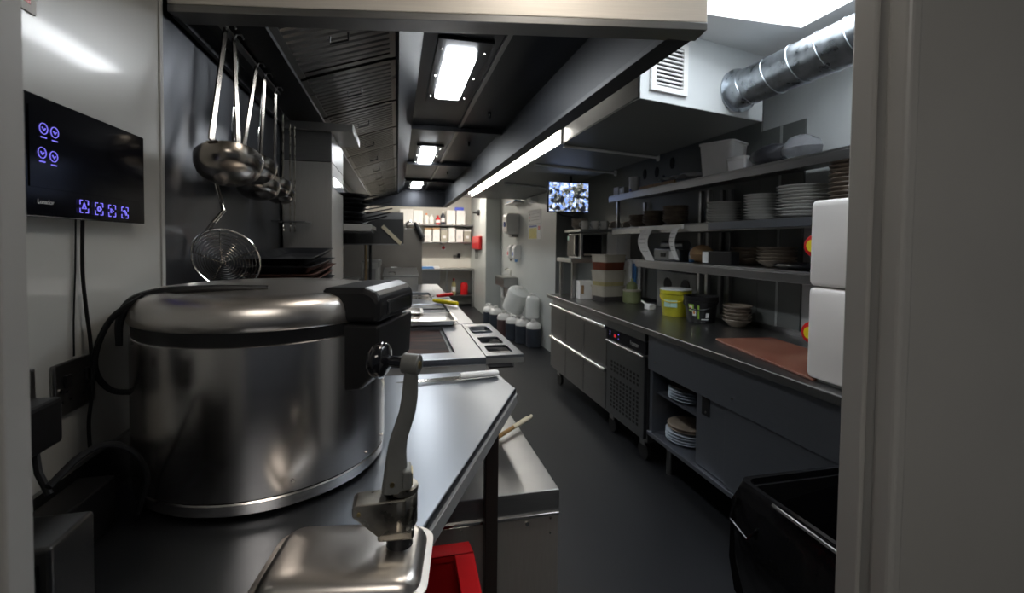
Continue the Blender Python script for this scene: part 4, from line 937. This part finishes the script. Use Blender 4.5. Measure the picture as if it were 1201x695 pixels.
# ================================================================ RIGHT COUNTER
WT = thing('counter_worktop', 'long stainless worktop over the fridge and plate cupboard', 'worktop', (1.87, 2.5, .86))
B().box(1.50, 2.249, .62, 4.42, .862, .90).build('top', 'steel_dark', WT, bevel=.006, seg=3)
B().box(2.235, 2.249, .62, 4.42, .90, .93).build('upstand', 'steel_dark', WT)
FR = thing('counter_fridge', 'under-counter fridge with six drawers and a vented compressor panel', 'fridge', (1.88, 3.45, 0))
B().box(1.555, 2.22, 2.56, 4.37, .15, .858).build('carcass', 'steel_dark', FR, bevel=.003)
for k in range(3):
    y0 = 3.10 + k * .42
    for (z0, z1) in ((.50, .795), (.175, .47)):
        d = B().box(1.53, 1.555, y0 + .004, y0 + .416, z0, z1).build('drawer', 'steel_dark', FR, bevel=.003)
        B().tube([(1.524, y0 + .004, z1), (1.524, y0 + .416, z1)], .015, 14).build('handle_lip', 'bright_lip', d, smooth=True)
    B().box(1.54, 1.556, y0, y0 + .42, .80, .855).build('top_rail', 'steel_dark', FR) if k == 0 else None
B().box(1.53, 1.555, 2.565, 3.095, .80, .855).build('fascia', 'fascia_grey', FR, bevel=.002)
cp = B().box(1.535, 1.555, 2.565, 3.095, .715, .798).build('control_panel', 'black_gloss', FR)
B().box(1.533, 1.535, 2.965, 2.99, .745, .765).build('display', 'led_red', cp)
for dy, dz in ((3.05, .75), (3.05, .77), (2.92, .74), (2.92, .77)): B().box(1.534, 1.535, dy, dy + .008, dz, dz + .006).build('button', 'icon_purple', cp)
text('Foster', .045, 'grey_plastic', cp, (1.5335, 2.76, .742), basis((0, -1, 0), (0, 0, 1)))
dr = B().box(1.53, 1.555, 2.565, 3.095, .175, .70).build('compressor_door', 'fascia_grey', FR, bevel=.003)
B().tube([(1.524, 2.568, .703), (1.524, 3.092, .703)], .008, 12).build('handle_lip', 'bright_lip', dr, smooth=True)
v = B()
for c_ in range(9):
    for r_ in range(12):
        if r_ == 8: continue
        y = 2.63 + c_ * .046; z = .235 + r_ * .029
        v.box(1.5285, 1.5302, y, y + .024, z, z + .017)
v.build('vent_slots', 'pan_black', dr, kind='stuff')
for y in (2.66, 3.10, 4.25):
    for x in (1.60, 2.12):
        cs = B().cyl((x - .012, y, .06), (x + .012, y, .06), .06, n=20).build('castor', 'black_rubber', FR, smooth=True)
        B().box(x - .02, x + .02, y - .03, y + .03, .10, .15).build('castor_fork', 'steel_dark', cs)

PCB = thing('plate_cupboard', 'stainless plate cupboard with sliding doors next to the fridge', 'cupboard', (1.88, 1.6, 0))
Y0, Y1 = .66, 2.53
B().box(1.55, 2.22, Y1 - .03, Y1, .235, .86).build('end_panel', 'blue_steel', PCB)
B().box(1.55, 2.22, Y0, Y0 + .03, .235, .86).build('end_panel', 'blue_steel', PCB)
B().box(2.20, 2.22, Y0, Y1, .235, .86).build('back_panel', 'steel_dark', PCB)
B().box(1.535, 2.20, Y0, Y1, .225, .25).build('bottom_shelf', 'blue_steel', PCB, bevel=.003)
B().box(1.585, 2.20, Y0 + .03, Y1 - .03, .488, .50).build('mid_shelf', 'blue_steel', PCB)
B().box(1.535, 1.56, Y0, Y1, .64, .858).build('fascia', 'blue_steel', PCB, bevel=.003)
for y in (2.45, 1.80): B().cyl((1.536, y, .70), (1.531, y, .70), .006, n=10).build('bolt', 'chrome', PCB, smooth=True)
d1 = B().box(1.56, 1.575, 1.55, 2.09, .255, .64).build('sliding_door', 'blue_steel', PCB, bevel=.002)
B().box(1.556, 1.561, 1.985, 2.045, .535, .63).build('recessed_pull', 'black_plastic', d1, bevel=.003)
B().cyl((1.557, 2.01, .555), (1.553, 2.01, .555), .007, n=10).build('lock', 'chrome', d1, smooth=True)
d2 = B().box(1.545, 1.559, Y0 + .03, 1.86, .255, .64).build('sliding_door', 'blue_steel', PCB, bevel=.002)
for y in (.8, 1.6, 2.45): B().cyl((1.65, y, 0), (1.65, y, .225), .022, n=12).build('leg', 'steel_dark', PCB, smooth=True)

# plates
def plate_mesh(r, h, m_, nm='plate'):
    prof = [(.0001, .002), (r * .5, .0), (r * .56, .002), (r * .72, h * .45), (r * .985, h * .92), (r, h), (r * .985, h * 1.06), (r * .7, h * .65), (r * .52, .006), (.0001, .006)]
    o = B().lathe(prof, (0, 0, 0), 40).build(nm, m_, smooth=True, origin=(0, 0, 0)); me = o.data; bpy.data.objects.remove(o); return me
def stack(me, nm, x, y, z, n, dz, lab, cat, grp, jit=.0012):
    for k in range(n):
        o = bpy.data.objects.new(nm, me); COL.objects.link(o)
        o.location = (x + random.uniform(-jit, jit), y + random.uniform(-jit, jit), z + .001 + k * dz); o.rotation_euler = (0, 0, random.uniform(0, 6))
        o['label'] = nth(lab, k, n); o['category'] = cat; o['group'] = grp
pw_ = plate_mesh(.105, .018, 'ceramic_white'); pw2 = plate_mesh(.092, .018, 'ceramic_white'); pw3 = plate_mesh(.13, .018, 'ceramic_white')
pb = plate_mesh(.13, .018, 'ceramic_blue'); pt = plate_mesh(.12, .018, 'ceramic_tan')
bw = plate_mesh(.095, .045, 'ceramic_brown', 'bowl'); bt = plate_mesh(.085, .045, 'ceramic_tan', 'bowl'); bt2 = plate_mesh(.10, .04, 'ceramic_tan', 'bowl')
ZM = 1.56
stack(pw_, 'plate', 2.06, 2.54, ZM, 8, .0165, 'white plate in the stack next to the double shelf post', 'plate', 'white plates, stack next to the post')
stack(pw2, 'plate', 2.05, 2.22, ZM, 9, .0165, 'small white plate in the middle white stack', 'plate', 'white plates, middle stack')
stack(pw3, 'plate', 2.06, 1.94, ZM, 10, .0165, 'large white plate in the stack beside the tall brown bowls', 'plate', 'large white plates, middle shelf')
stack(bw, 'bowl', 2.03, 1.66, ZM, 12, .0205, 'brown bowl in the tall stack beside the large white plates', 'bowl', 'tall brown bowl stack')
for k, (y, n) in enumerate(((3.58, 4), (3.35, 5), (3.06, 6))):
    stack(bw, 'bowl', 2.06, y, ZM, n, .0205, ['brown bowl in the stack closest to the monitor', 'brown bowl in the middle one of three stacks over the paper tickets', 'brown bowl in the tallest of three brown stacks over the paper tickets'][k], 'bowl', 'brown bowl stacks at far shelf end %s' % 'abc'[k])
ZL = 1.295
stack(bt2, 'bowl', 2.08, 2.13, ZL, 5, .0185, 'tan glazed bowl in the stack beside the flat black bag', 'bowl', 'tan bowls on the lower shelf')
stack(bw, 'bowl', 2.10, 2.37, ZL, 4, .0205, 'brown bowl in the stack beside the black crate on the lower shelf', 'bowl', 'brown bowls on the lower shelf')
stack(bt, 'bowl', 2.12, 2.465, .90, 5, .022, 'tan bowl in the stack on the worktop beside the black bucket', 'bowl', 'tan bowls on the worktop')
stack(pb, 'plate', 1.70, 2.33, .50, 4, .0165, 'bluish white plate on the upper cupboard shelf', 'plate', 'plates on the upper cupboard shelf')
stack(pt, 'plate', 1.70, 2.33, .50 + 4 * .0165 + .001, 2, .0165, 'tan plate on top of the bluish plates in the cupboard', 'plate', 'tan plates in the cupboard')
stack(pb, 'plate', 1.695, 2.34, .25, 4, .0165, 'pale plate on the cupboard floor', 'plate', 'plates on the cupboard floor')
stack(pt, 'plate', 1.695, 2.34, .25 + 4 * .0165 + .001, 2, .0165, 'tan plate on top of the pale plates on the cupboard floor', 'plate', 'tan plates on the cupboard floor')

# ================================================================ SHELF GANTRY
SG = thing('shelf_gantry', 'three tier stainless shelf gantry over the right worktop', 'shelf', (2.07, 2.2, .90))
XF = 1.90
for z0, z1, ye, nm in ((1.80, 1.855, 3.86, 't'), (1.505, 1.56, 3.78, 'm'), (1.235, 1.295, 3.36, 'l')):
    s = B().box(XF, 2.245, .62, ye, z1 - .012, z1).build('shelf', 'steel_dark', SG, bevel=.002)
    B().box(XF, XF + .012, .62, ye, z0, z1 - .012).build('front_lip', 'steel' if nm == 'm' else 'steel_dark', s, bevel=.002)
for x, y, zt, m_ in ((2.12, 2.84, 1.80, 'steel'), (2.12, 2.755, 1.80, 'steel'), (2.215, 2.74, 1.80, 'steel_dark'), (2.215, 2.66, 1.80, 'steel_dark'), (1.935, 3.74, 1.80, 'steel'), (2.215, 3.76, 1.80, 'steel'), (2.215, .9, 1.80, 'steel')):
    zb = 1.56 if (x < 2 and y > 3.5) else .93
    B().box(x - .014, x + .014, y - .014, y + .014, zb, 1.235 if y < 3.5 else zt).build('post', m_, SG, bevel=.003)
    if y < 3.5:
        B().box(x - .014, x + .014, y - .014, y + .014, 1.295, 1.505).build('post', m_, SG, bevel=.003)
        B().box(x - .014, x + .014, y - .014, y + .014, 1.56, 1.80).build('post', m_, SG, bevel=.003)
for y in (1.72, 2.02, 2.30): B().lathe([(.04, 0), (.04, -.010), (.03, -.016), (.0001, -.016)], (2.06, y, 1.843), 20).build('lamp_puck', 'chrome', SG, smooth=True)
B().box(1.884, 1.899, 1.0, 2.46, 1.512, 1.556).build('ticket_rail', 'blue_steel', label='pale blue grey ticket rail along the middle shelf below the white plates', cat='rail', bevel=.003)
B().box(1.876, 1.899, 2.72, 3.28, 1.527, 1.557).build('ticket_rail', 'white_plastic', label='white ticket rail on the middle shelf holding paper tickets', cat='rail', bevel=.003)
for k, (y, wd, ln, lab) in enumerate(((3.13, .15, .24, 'wide curled paper order ticket hanging from the white rail'), (2.77, .075, .22, 'narrow paper order ticket strip hanging from the white rail'))):
    t = thing('order_ticket', lab, 'ticket', (1.872, y, 1.53), group='order tickets')
    n = 10; front = []; 
    for j in range(n + 1):
        u = j / n; z = 1.535 - ln * u; yo = .03 * math.sin(u * 4.5) * (1 if k == 0 else .3); xo = -.03 * math.sin(u * 3.1)
        front.append([(1.870 + xo, y - wd / 2 + yo, z), (1.870 + xo, y + wd / 2 + yo - .03 * u, z), (1.8712 + xo, y + wd / 2 + yo - .03 * u, z), (1.8712 + xo, y - wd / 2 + yo, z)])
    B().loft(front).build('paper', 'paper', t, smooth=True)
    for j in range(5):
        u = (j + 1.5) / n * 1.3; z = 1.535 - ln * u; yo = .03 * math.sin(u * 4.5) * (1 if k == 0 else .3); xo = -.03 * math.sin(u * 3.1)
        B().box(1.8685 + xo, 1.8695 + xo, y - wd * .32 + yo, y + wd * .25 + yo, z, z + .003).build('print_line', 'grey_plastic', t)

for y, z in ((4.10, 2.03), (3.83, 2.07), (3.63, 2.06), (3.40, 2.10), (3.52, 1.97), (4.0, 1.95)):
    B().lathe([(.0001, 0), (.028, 0), (.028, .006), (.0001, .006)], (2.244, y, z), 20, Matrix.Scale(1.7, 3, Vector((0, 0, 1))) @ Matrix.Rotation(R_(90), 3, 'Y')).build('oval_slot', 'pan_black', wr, smooth=True)
# ---- things on the top shelf
def tub(nm, lab, cat, x, y, z, wx, wy, h, taper, rz, m_, lid=None, grp=None, rim=.006):
    t = thing(nm, lab, cat, (x, y, z), rz=rz, group=grp)
    def rg(s, d, zz): return [(a * s, b * s, zz) for a, b in rrect(-wx / 2 + d, wx / 2 - d, -wy / 2 + d, wy / 2 - d, min(wx, wy) * .12)]
    B().loft([rg(taper, 0, .001), rg(1, 0, h - .012), rg(1.03, -rim * .4, h - .011), rg(1.03, -rim * .4, h), rg(1, .004, h), rg(taper, .006, .006)]).build('body', m_, t, smooth=True, local=True)
    if lid:
        B().loft([rg(1.05, 0, h - .006), rg(1.05, 0, h + .006), rg(.96, 0, h + .010)]).build('lid', lid, t, smooth=True, local=True)
    return t
ZS = 1.855
tub('polystyrene_box', 'tall whitish open topped box on the top shelf under the plenum', 'box', 2.08, 2.58, ZS, .22, .22, .225, .86, R_(25), 'carton_white')
tub('small_tub', 'low whitish tub beside the tall box on the top shelf', 'tub', 2.03, 2.36, ZS, .12, .12, .085, .9, R_(20), 'carton_white', 'carton_white')
def lump(nm, lab, cat, x, y, z, sx, sy, sz, m_, seed, par=None):
    rnd = random.Random(seed); b = B(); rings = []
    for i in range(7):
        ph = math.pi * (i / 6) * .98 + .03
        rings.append([(x + sx * math.sin(ph) * math.cos(a) * rnd.uniform(.82, 1.1), y + sy * math.sin(ph) * math.sin(a) * rnd.uniform(.82, 1.1), z + max(0, sz * .5 - sz * .5 * math.cos(ph) * rnd.uniform(.85, 1.1))) for a in [2 * math.pi * k / 16 for k in range(16)]])
    b.loft(rings)
    return b.build(nm, m_, par, smooth=True, label=None if par else lab, cat=None if par else cat)
t = thing('wrapped_bag', 'dark bag in clear plastic wrap on the top shelf', 'bag', (2.06, 2.10, ZS))
lump('bag', '', '', 2.04, 2.145, ZS + .001, .09, .13, .13, 'foil_bag', 3, t)
lump('plastic_wrap', '', '', 2.05, 1.965, ZS + .001, .08, .11, .14, 'plastic_wrap', 5, t)
t = thing('white_canister', 'white cylindrical canister with small blue print on the top shelf', 'canister', (1.99, 3.56, ZS))
B().lathe([(.042, .001), (.044, .005), (.044, .115), (.04, .118)], (1.99, 3.56, ZS), 24).build('body', 'white_plastic', t, smooth=True)
B().lathe([(.0455, .115), (.0455, .138), (.0001, .139)], (1.99, 3.56, ZS), 24).build('lid', 'white_plastic', t, smooth=True)
B().box(1.943, 1.948, 3.53, 3.56, ZS + .015, ZS + .035).build('print_mark', 'print_blue', t)
for k, (y, h, lab) in enumerate(((3.80, .08, 'pale small carton at the far end of the top shelf'), (3.69, .065, 'cream small carton beside the white canister'))):
    t = thing('small_carton', lab, 'box', (1.98, y, ZS))
    B().box(1.94, 2.03, y - .045, y + .045, ZS + .001, ZS + h).build('box', 'carton_white' if k == 0 else 'tub_clear', t, bevel=.004)
    B().box(1.938, 1.94, y - .02, y + .02, ZS + .02, ZS + .045).build('label_card', 'paper', t)
t = thing('wooden_tray', 'long brown wooden tray on the top shelf', 'tray', (2.03, 3.15, ZS))
B().box(1.95, 2.12, 2.92, 3.42, ZS + .001, ZS + .018).build('base', 'wood_brown', t, bevel=.003)
for x in (1.95, 2.108): B().box(x, x + .012, 2.92, 3.42, ZS + .018, ZS + .035).build('rim', 'wood_brown', t)
b = B(); rings = []
for j in range(9):
    y = 2.78 + .36 * j / 8; zz = ZS + .038 + .03 * abs(math.sin(j * 1.1))
    rings.append([(1.96, y, zz), (2.12, y, zz + .015), (2.12, y, zz + .017), (1.96, y, zz + .002)])
b.loft(rings).build('crumpled_paper', 'paper', smooth=True, label='crumpled white paper sheet lying over the wooden tray', cat='paper')

# ---- things on the lower shelf
t = thing('black_crate', 'small black crate with white tag on the lower shelf', 'crate', (2.0, 2.62, ZL))
B().box(1.925, 1.985, 2.30, 2.56, ZL + .001, ZL + .085).build('body', 'black_plastic', t, bevel=.005)
B().box(1.9225, 1.925, 2.50, 2.555, ZL + .01, ZL + .08).build('tag', 'paper', t)
lump('paper_bag', 'crumpled brown paper bag on the lower shelf beside the black crate', 'bag', 2.03, 2.70, ZL + .001, .07, .10, .12, 'card_brown', 11)
lump('black_bag', 'flat black bag lying on the lower shelf beside the tan bowls', 'bag', 1.985, 1.85, ZL + .001, .065, .20, .04, 'bag_black', 12)
t = thing('ticket_printer', 'grey ticket printer on the lower shelf behind the paper tickets', 'printer', (2.05, 3.0, ZL))
B().box(1.97, 2.10, 2.88, 3.20, ZL + .001, ZL + .09).build('body', 'fascia_grey', t, bevel=.008)
B().box(1.965, 1.971, 2.90, 2.99, ZL + .02, ZL + .075).build('front_window', 'paper', t)
B().box(1.965, 1.971, 3.04, 3.10, ZL + .03, ZL + .06).build('button_panel', 'black_plastic', t)
B().cyl((2.05, 2.90, ZL + .12), (2.05, 3.18, ZL + .12), .035, n=18).build('paper_roll', 'fascia_grey', t, smooth=True)
bottle(2.02, 2.80, ZL, .018, .10, 'blue_cap', 'blue_cap', 'tiny blue bottle beside the ticket printer')
# socket box under the lower shelf
t = thing('speaker_box', 'grey box with two round dark openings standing under the lower shelf', 'box', (2.19, 3.1, .90))
B().box(2.14, 2.234, 2.90, 3.42, .901, 1.20).build('body', 'grey_plastic', t, bevel=.006)
for y in (3.03, 3.26): B().cyl((2.141, y, 1.10), (2.134, y, 1.10), .052, n=24).build('round_opening', 'pan_black', t, smooth=True)

# ---- things on the worktop
def bucket(nm, lab, x, y, r, h, m_, rimm, handle=True):
    t = thing(nm, lab, 'bucket', (x, y, .90))
    B().lathe([(r * .82, .001), (r * .84, .006), (r, h - .03), (r * 1.05, h - .028), (r * 1.05, h), (r * .97, h), (r * .95, h - .01), (r * .80, .008), (.0001, .008)], (x, y, .90), 36).build('body', m_, t, smooth=True)
    if handle:
        pts = [(x + r * 1.03 * math.cos(a) , y + r * 1.03 * math.sin(a), .90 + h - .03 - .055 * math.sin((a - R_(130)) / R_(180) * math.pi)) for a in [R_(130) + R_(180) * k / 14 for k in range(15)]]
        B().tube(pts, .004, 6).build('handle', rimm, t, smooth=True)
    return t
t = bucket('yellow_bucket', 'translucent yellow bucket with a torn film lid on the worktop', 1.99, 2.93, .105, .19, 'yellow_bucket', 'yellow_plastic')
lb = B()
for a0, a1 in ((188, 215), (216, 242)):
    ps = [(1.99 + .104 * math.cos(R_(a)), 2.93 + .104 * math.sin(R_(a))) for a in (a0, (a0 + a1) / 2, a1)]
    for (p, q) in zip(ps[:-1], ps[1:]): lb.quad((p[0], p[1], .97), (q[0], q[1], .97), (q[0] , q[1], 1.02), (p[0], p[1], 1.02))
lb.build('label_card', 'teal_label', t)
B().lathe([(.108, .186), (.114, .192), (.112, .198), (.09, .196), (.07, .200), (.05, .195), (.0001, .197)], (1.99, 2.93, .90), 18).build('film_lid', 'translucent_white', t, smooth=True)
t = bucket('black_bucket', 'black food bucket with egg picture label on the worktop', 2.0, 2.66, .105, .175, 'black_plastic', 'black_plastic')
def wrap(b, a0, a1, z0, z1, r=.1035, x=2.0, y=2.66, n=6):
    for k in range(n):
        u, v_ = R_(a0 + (a1 - a0) * k / n), R_(a0 + (a1 - a0) * (k + 1) / n)
        f0 = .82 + .18 * z0 / .145; f1 = .82 + .18 * z1 / .145; rr0 = r / .1035 * (.105 * f0 + .0015); rr1 = r / .1035 * (.105 * f1 + .0015)
        b.quad((x + rr0 * math.cos(u), y + rr0 * math.sin(u), .90 + z0), (x + rr0 * math.cos(v_), y + rr0 * math.sin(v_), .90 + z0), (x + rr1 * math.cos(v_), y + rr1 * math.sin(v_), .90 + z1), (x + rr1 * math.cos(u), y + rr1 * math.sin(u), .90 + z1))
    return b
wrap(B(), 186, 208, .075, .125).build('green_print', 'lime', t)
wrap(B(), 190, 202, .085, .115, .1045).build('egg_print', 'egg_white', t)
wrap(B(), 202, 216, .05, .095, .1048).build('egg_print', 'egg_white', t)
wrap(B(), 193, 199, .092, .108, .1056, n=3).build('yolk_print', 'orange', t)
wrap(B(), 206, 212, .062, .082, .1058, n=3).build('yolk_print', 'orange', t)
wrap(B(), 222, 228, .03, .12, n=2).build('green_bar', 'lime', t)
wrap(B(), 252, 264, .04, .07, n=3).build('print_block', 'paper', t)
wrap(B(), 236, 264, .025, .031, n=4).build('print_line', 'paper', t)
t = thing('chopping_board', 'worn reddish brown chopping board lying on the worktop', 'board', (1.76, 1.75, .90))
B().prism([(1.55, 1.40), (1.93, 1.48), (2.02, 2.08), (1.69, 2.12), (1.66, 2.02)], .901, .913).build('board', 'red_board', t, bevel=.004)
B().cyl((1.93, 2.03, .9135), (1.93, 2.03, .9142), .012, n=14).build('hanging_hole', 'ink', t)
# three stacked tubs
for k, (m_, ml) in enumerate((('sauce_dark', 'clear tub with dark sauce, bottom of the stack of three on the worktop'), ('sauce_yellow', 'clear tub with yellow sauce, middle of the stack of three on the worktop'), ('sauce_red', 'clear tub with red sauce, top of the stack of three on the worktop'))):
    z = .901 + k * .141
    t = thing('sauce_tub', ml, 'tub', (1.88, 3.80, z), rz=R_(10 + 3 * k))
    def rg(s, zz): return [(a * s, b * s, zz) for a, b in rrect(-.125, .125, -.10, .10, .02)]
    hs = (.045, .035, .07)[k]
    B().loft([rg(.90, 0), rg(.90 + .09 * hs / .13, hs)]).build('sauce', m_, t, smooth=True, local=True)
    B().loft([rg(.90 + .09 * hs / .13, hs + .0005), rg(.985, .128)]).build('wall', 'tub_clear', t, smooth=True, local=True)
    B().loft([rg(1.03, .128), rg(1.03, .137), rg(.97, .139)]).build('lid', 'tub_clear', t, smooth=True, local=True)
t = thing('squeeze_jar', 'round jar of green sauce beside the three stacked tubs', 'jar', (2.02, 3.62, .90))
B().lathe([(.07, .001), (.078, .01), (.078, .10), (.074, .105)], (2.02, 3.62, .90), 24).build('base', 'green_sauce', t, smooth=True)
B().lathe([(.080, .105), (.080, .118), (.06, .122)], (2.02, 3.62, .90), 24).build('rim', 'tub_clear', t, smooth=True)
B().lathe([(.05, .122), (.048, .16), (.03, .18), (.014, .19), (.010, .215), (.0001, .216)], (2.02, 3.62, .90), 20).build('nozzle_cap', 'green_sauce', t, smooth=True)
t = thing('label_roll', 'small white tag dispenser on the worktop before the yellow bucket', 'dispenser', (1.97, 3.24, .90))
B().box(1.93, 1.99, 3.18, 3.26, .901, .945).build('body', 'paper', t, bevel=.006)
B().tube([(1.94, 3.25, .94), (1.935, 3.28, .955), (1.93, 3.30, .96)], .008, 6).build('spout', 'white_plastic', t, smooth=True)
# microwave stand
t = thing('microwave_stand', 'steel stand at the worktop end carrying a microwave', 'stand', (1.85, 4.15, .90))
B().box(1.60, 2.20, 4.02, 4.40, 1.235, 1.275).build('board', 'steel', t, bevel=.003)
for x, y in ((1.64, 4.05), (2.16, 4.05), (1.64, 4.37), (2.16, 4.37)): B().box(x - .015, x + .015, y - .015, y + .015, .901, 1.235).build('leg', 'steel_dark', t)
t = thing('microwave_oven', 'steel microwave with dark door under the mug shelf', 'microwave', (1.85, 4.2, 1.275))
B().box(1.72, 2.16, 4.06, 4.38, 1.276, 1.515).build('case', 'steel', t, bevel=.005)
d = B().box(1.70, 1.72, 4.13, 4.375, 1.29, 1.505).build('door', 'black_gloss', t, bevel=.003)
B().box(1.69, 1.70, 4.15, 4.165, 1.31, 1.49).build('handle', 'chrome', d)
B().box(1.699, 1.70, 4.33, 4.37, 1.45, 1.49).build('sticker', 'teal_label', d)
B().box(1.735, 1.93, 4.052, 4.06, 1.29, 1.50).build('end_vent_panel', 'black_gloss', t)
B().box(1.745, 1.915, 4.048, 4.052, 1.305, 1.32).build('trim_bar', 'chrome', t)
t = thing('mug_shelf', 'short steel shelf above the microwave carrying mugs', 'shelf', (1.9, 4.15, 1.54))
B().box(1.68, 2.24, 3.98, 4.40, 1.53, 1.555).build('board', 'steel', t, bevel=.003)
B().box(1.96, 2.20, 3.985, 4.0, 1.28, 1.53).build('end_panel', 'white_plastic', t)
B().box(2.05, 2.16, 3.978, 3.984, 1.28, 1.48).build('notice_sheet', 'paper', t)
def mug(x, y, z, m_, lab, grp):
    t = thing('mug', lab, 'mug', (x, y, z), group=grp)
    B().lathe([(.03, .001), (.036, .006), (.04, .08), (.038, .08), (.034, .01), (.0001, .008)], (x, y, z), 20).build('cup', m_, t, smooth=True)
    B().tube([(x - .038, y, z + .065), (x - .06, y, z + .06), (x - .06, y, z + .03), (x - .036, y, z + .02)], .005, 6).build('handle', m_, t, smooth=True)
for k in range(3): mug(1.76 + .10 * k, 4.06, 1.556, 'ceramic_white', 'white mug in the row on the mug shelf', 'white mugs')
for k in range(3): mug(2.06 + .065 * k, 4.05 + .09 * (k % 2), 1.556, 'ceramic_tan', 'tan mug beside the white mugs on the mug shelf', 'tan mugs')
stack(bt, 'bowl', 1.80, 4.29, 1.556, 4, .0205, 'tan bowl in the stack behind the mugs', 'bowl', 'tan bowls behind the mugs')
t = thing('white_carton', 'white printed carton standing under the microwave stand', 'box', (1.72, 3.98, .90))
B().box(1.66, 1.80, 3.93, 4.02, .901, 1.07).build('box', 'white_plastic', t, bevel=.004)
B().box(1.675, 1.70, 3.927, 3.93, .95, 1.03).build('printed_picture', 'card_brown', t)
for k, (y, h, m_) in enumerate(((3.93, .36, 'paper'), (3.97, .34, 'blue_cap'), (4.0, .37, 'paper'))):
    x = 2.08 + .045 * k
    t = thing('menu_folder', ['white upright folder closest to the red sauce tub', 'blue upright folder between two white ones', 'white upright folder against the dark wall'][k], 'folder', (x, 3.88, .901))
    B().box(x - .012, x + .012, 3.75, 3.97, .901, .901 + h).build('cover', m_, t, bevel=.002)
    B().box(x - .009, x + .009, 3.752, 3.968, .901 + h, .903 + h).build('pages', 'paper', t)

# white storage boxes at the near counter end
for k, (z0, z1, lab) in enumerate(((.915, 1.262, 'white rounded storage box standing on the worktop, lower of two'), (1.268, 1.592, 'white rounded storage box stacked on another one, upper of two'))):
    t = thing('storage_box', lab, 'box', (1.70, 1.20, z0), group='white stacked storage boxes')
    def rg(d, x): return [(x, a, b) for a, b in rrect(.98 + d, 1.43 - d, z0 + d, z1 - d, .018, 5)]
    B().loft([rg(.010, 1.548), rg(.003, 1.552), rg(0, 1.558), rg(0, 1.86)]).build('case', 'white_enamel', t, smooth=True)
    B().lathe([(.022, .0), (.040, .003), (.044, .010), (.040, .017), (.022, .020)], (1.575, 1.444, (z0 + z1) / 2 - .01), 24, Matrix.Rotation(R_(90), 3, 'Y')).build('red_clip', 'red_plastic', t, smooth=True)
    B().lathe([(.0001, -.003), (.024, -.003), (.024, .018), (.0001, .018)], (1.575, 1.444, (z0 + z1) / 2 - .01), 20, Matrix.Rotation(R_(90), 3, 'Y')).build('yellow_centre', 'yellow_plastic', t, smooth=True)
    if k == 0:
        B().box(1.57, 1.85, 1.0, 1.40, .901, .915).build('foot', 'grey_plastic', t)

# ================================================================ WASTE BIN
WB = thing('waste_bin', 'black square waste bin lined with a glossy black bag beside the cupboard', 'bin', (1.22, 1.0, 0))
def sq(x0, x1, y0, y1, r, z, jit=0, rnd=None, n=6):
    P = rrect(x0, x1, y0, y1, r, n)
    return [(x + (rnd.uniform(-jit, jit) if rnd else 0), y + (rnd.uniform(-jit, jit) if rnd else 0), z + (rnd.uniform(-jit, jit) * .5 if rnd else 0)) for x, y in P]
B().loft([sq(1.08, 1.40, .84, 1.13, .04, .002), sq(1.045, 1.435, .81, 1.165, .04, .68), sq(1.055, 1.425, .82, 1.155, .035, .68), sq(1.09, 1.39, .85, 1.12, .035, .012)]).build('body', 'black_plastic', WB, smooth=True)
rn = random.Random(4)
def sqd(d, z, jit, amp):
    out = []
    for i, (x, y) in enumerate(rrect(1.035 - d, 1.445 + d, .80 - d, 1.175 + d, .03, 6)):
        cxm, cym = 1.24, .985
        f = amp * math.sin(i * 1.9) + rn.uniform(-jit, jit)
        out.append((x + (x - cxm) * f, y + (y - cym) * f, z + rn.uniform(-jit, jit) * .2))
    return out
ln = B().loft([sqd(.0, .34, .06, .05), sqd(.012, .44, .05, .05), sqd(.020, .54, .03, .05), sqd(.016, .63, .015, .03), sqd(.008, .68, .004, .004), sqd(.002, .70, .002, 0), sqd(-.012, .70, .002, 0), sqd(-.018, .66, .01, .01), sqd(-.05, .45, .03, .02), sqd(-.075, .22, .03, .02)], caps=False)
ln.build('bin_liner', 'bag_black', WB, smooth=True)
B().tube([(1.022, .80, .690), (1.018, 1.03, .700)], .005, 8).build('liner_clip_bar', 'chrome', WB, smooth=True)
B().tube([(1.02, 1.17, .64), (1.0, 1.17, .58), (1.0, 1.10, .56), (1.02, 1.08, .60)], .004, 6).build('bag_tie', 'bag_black', WB, smooth=True)
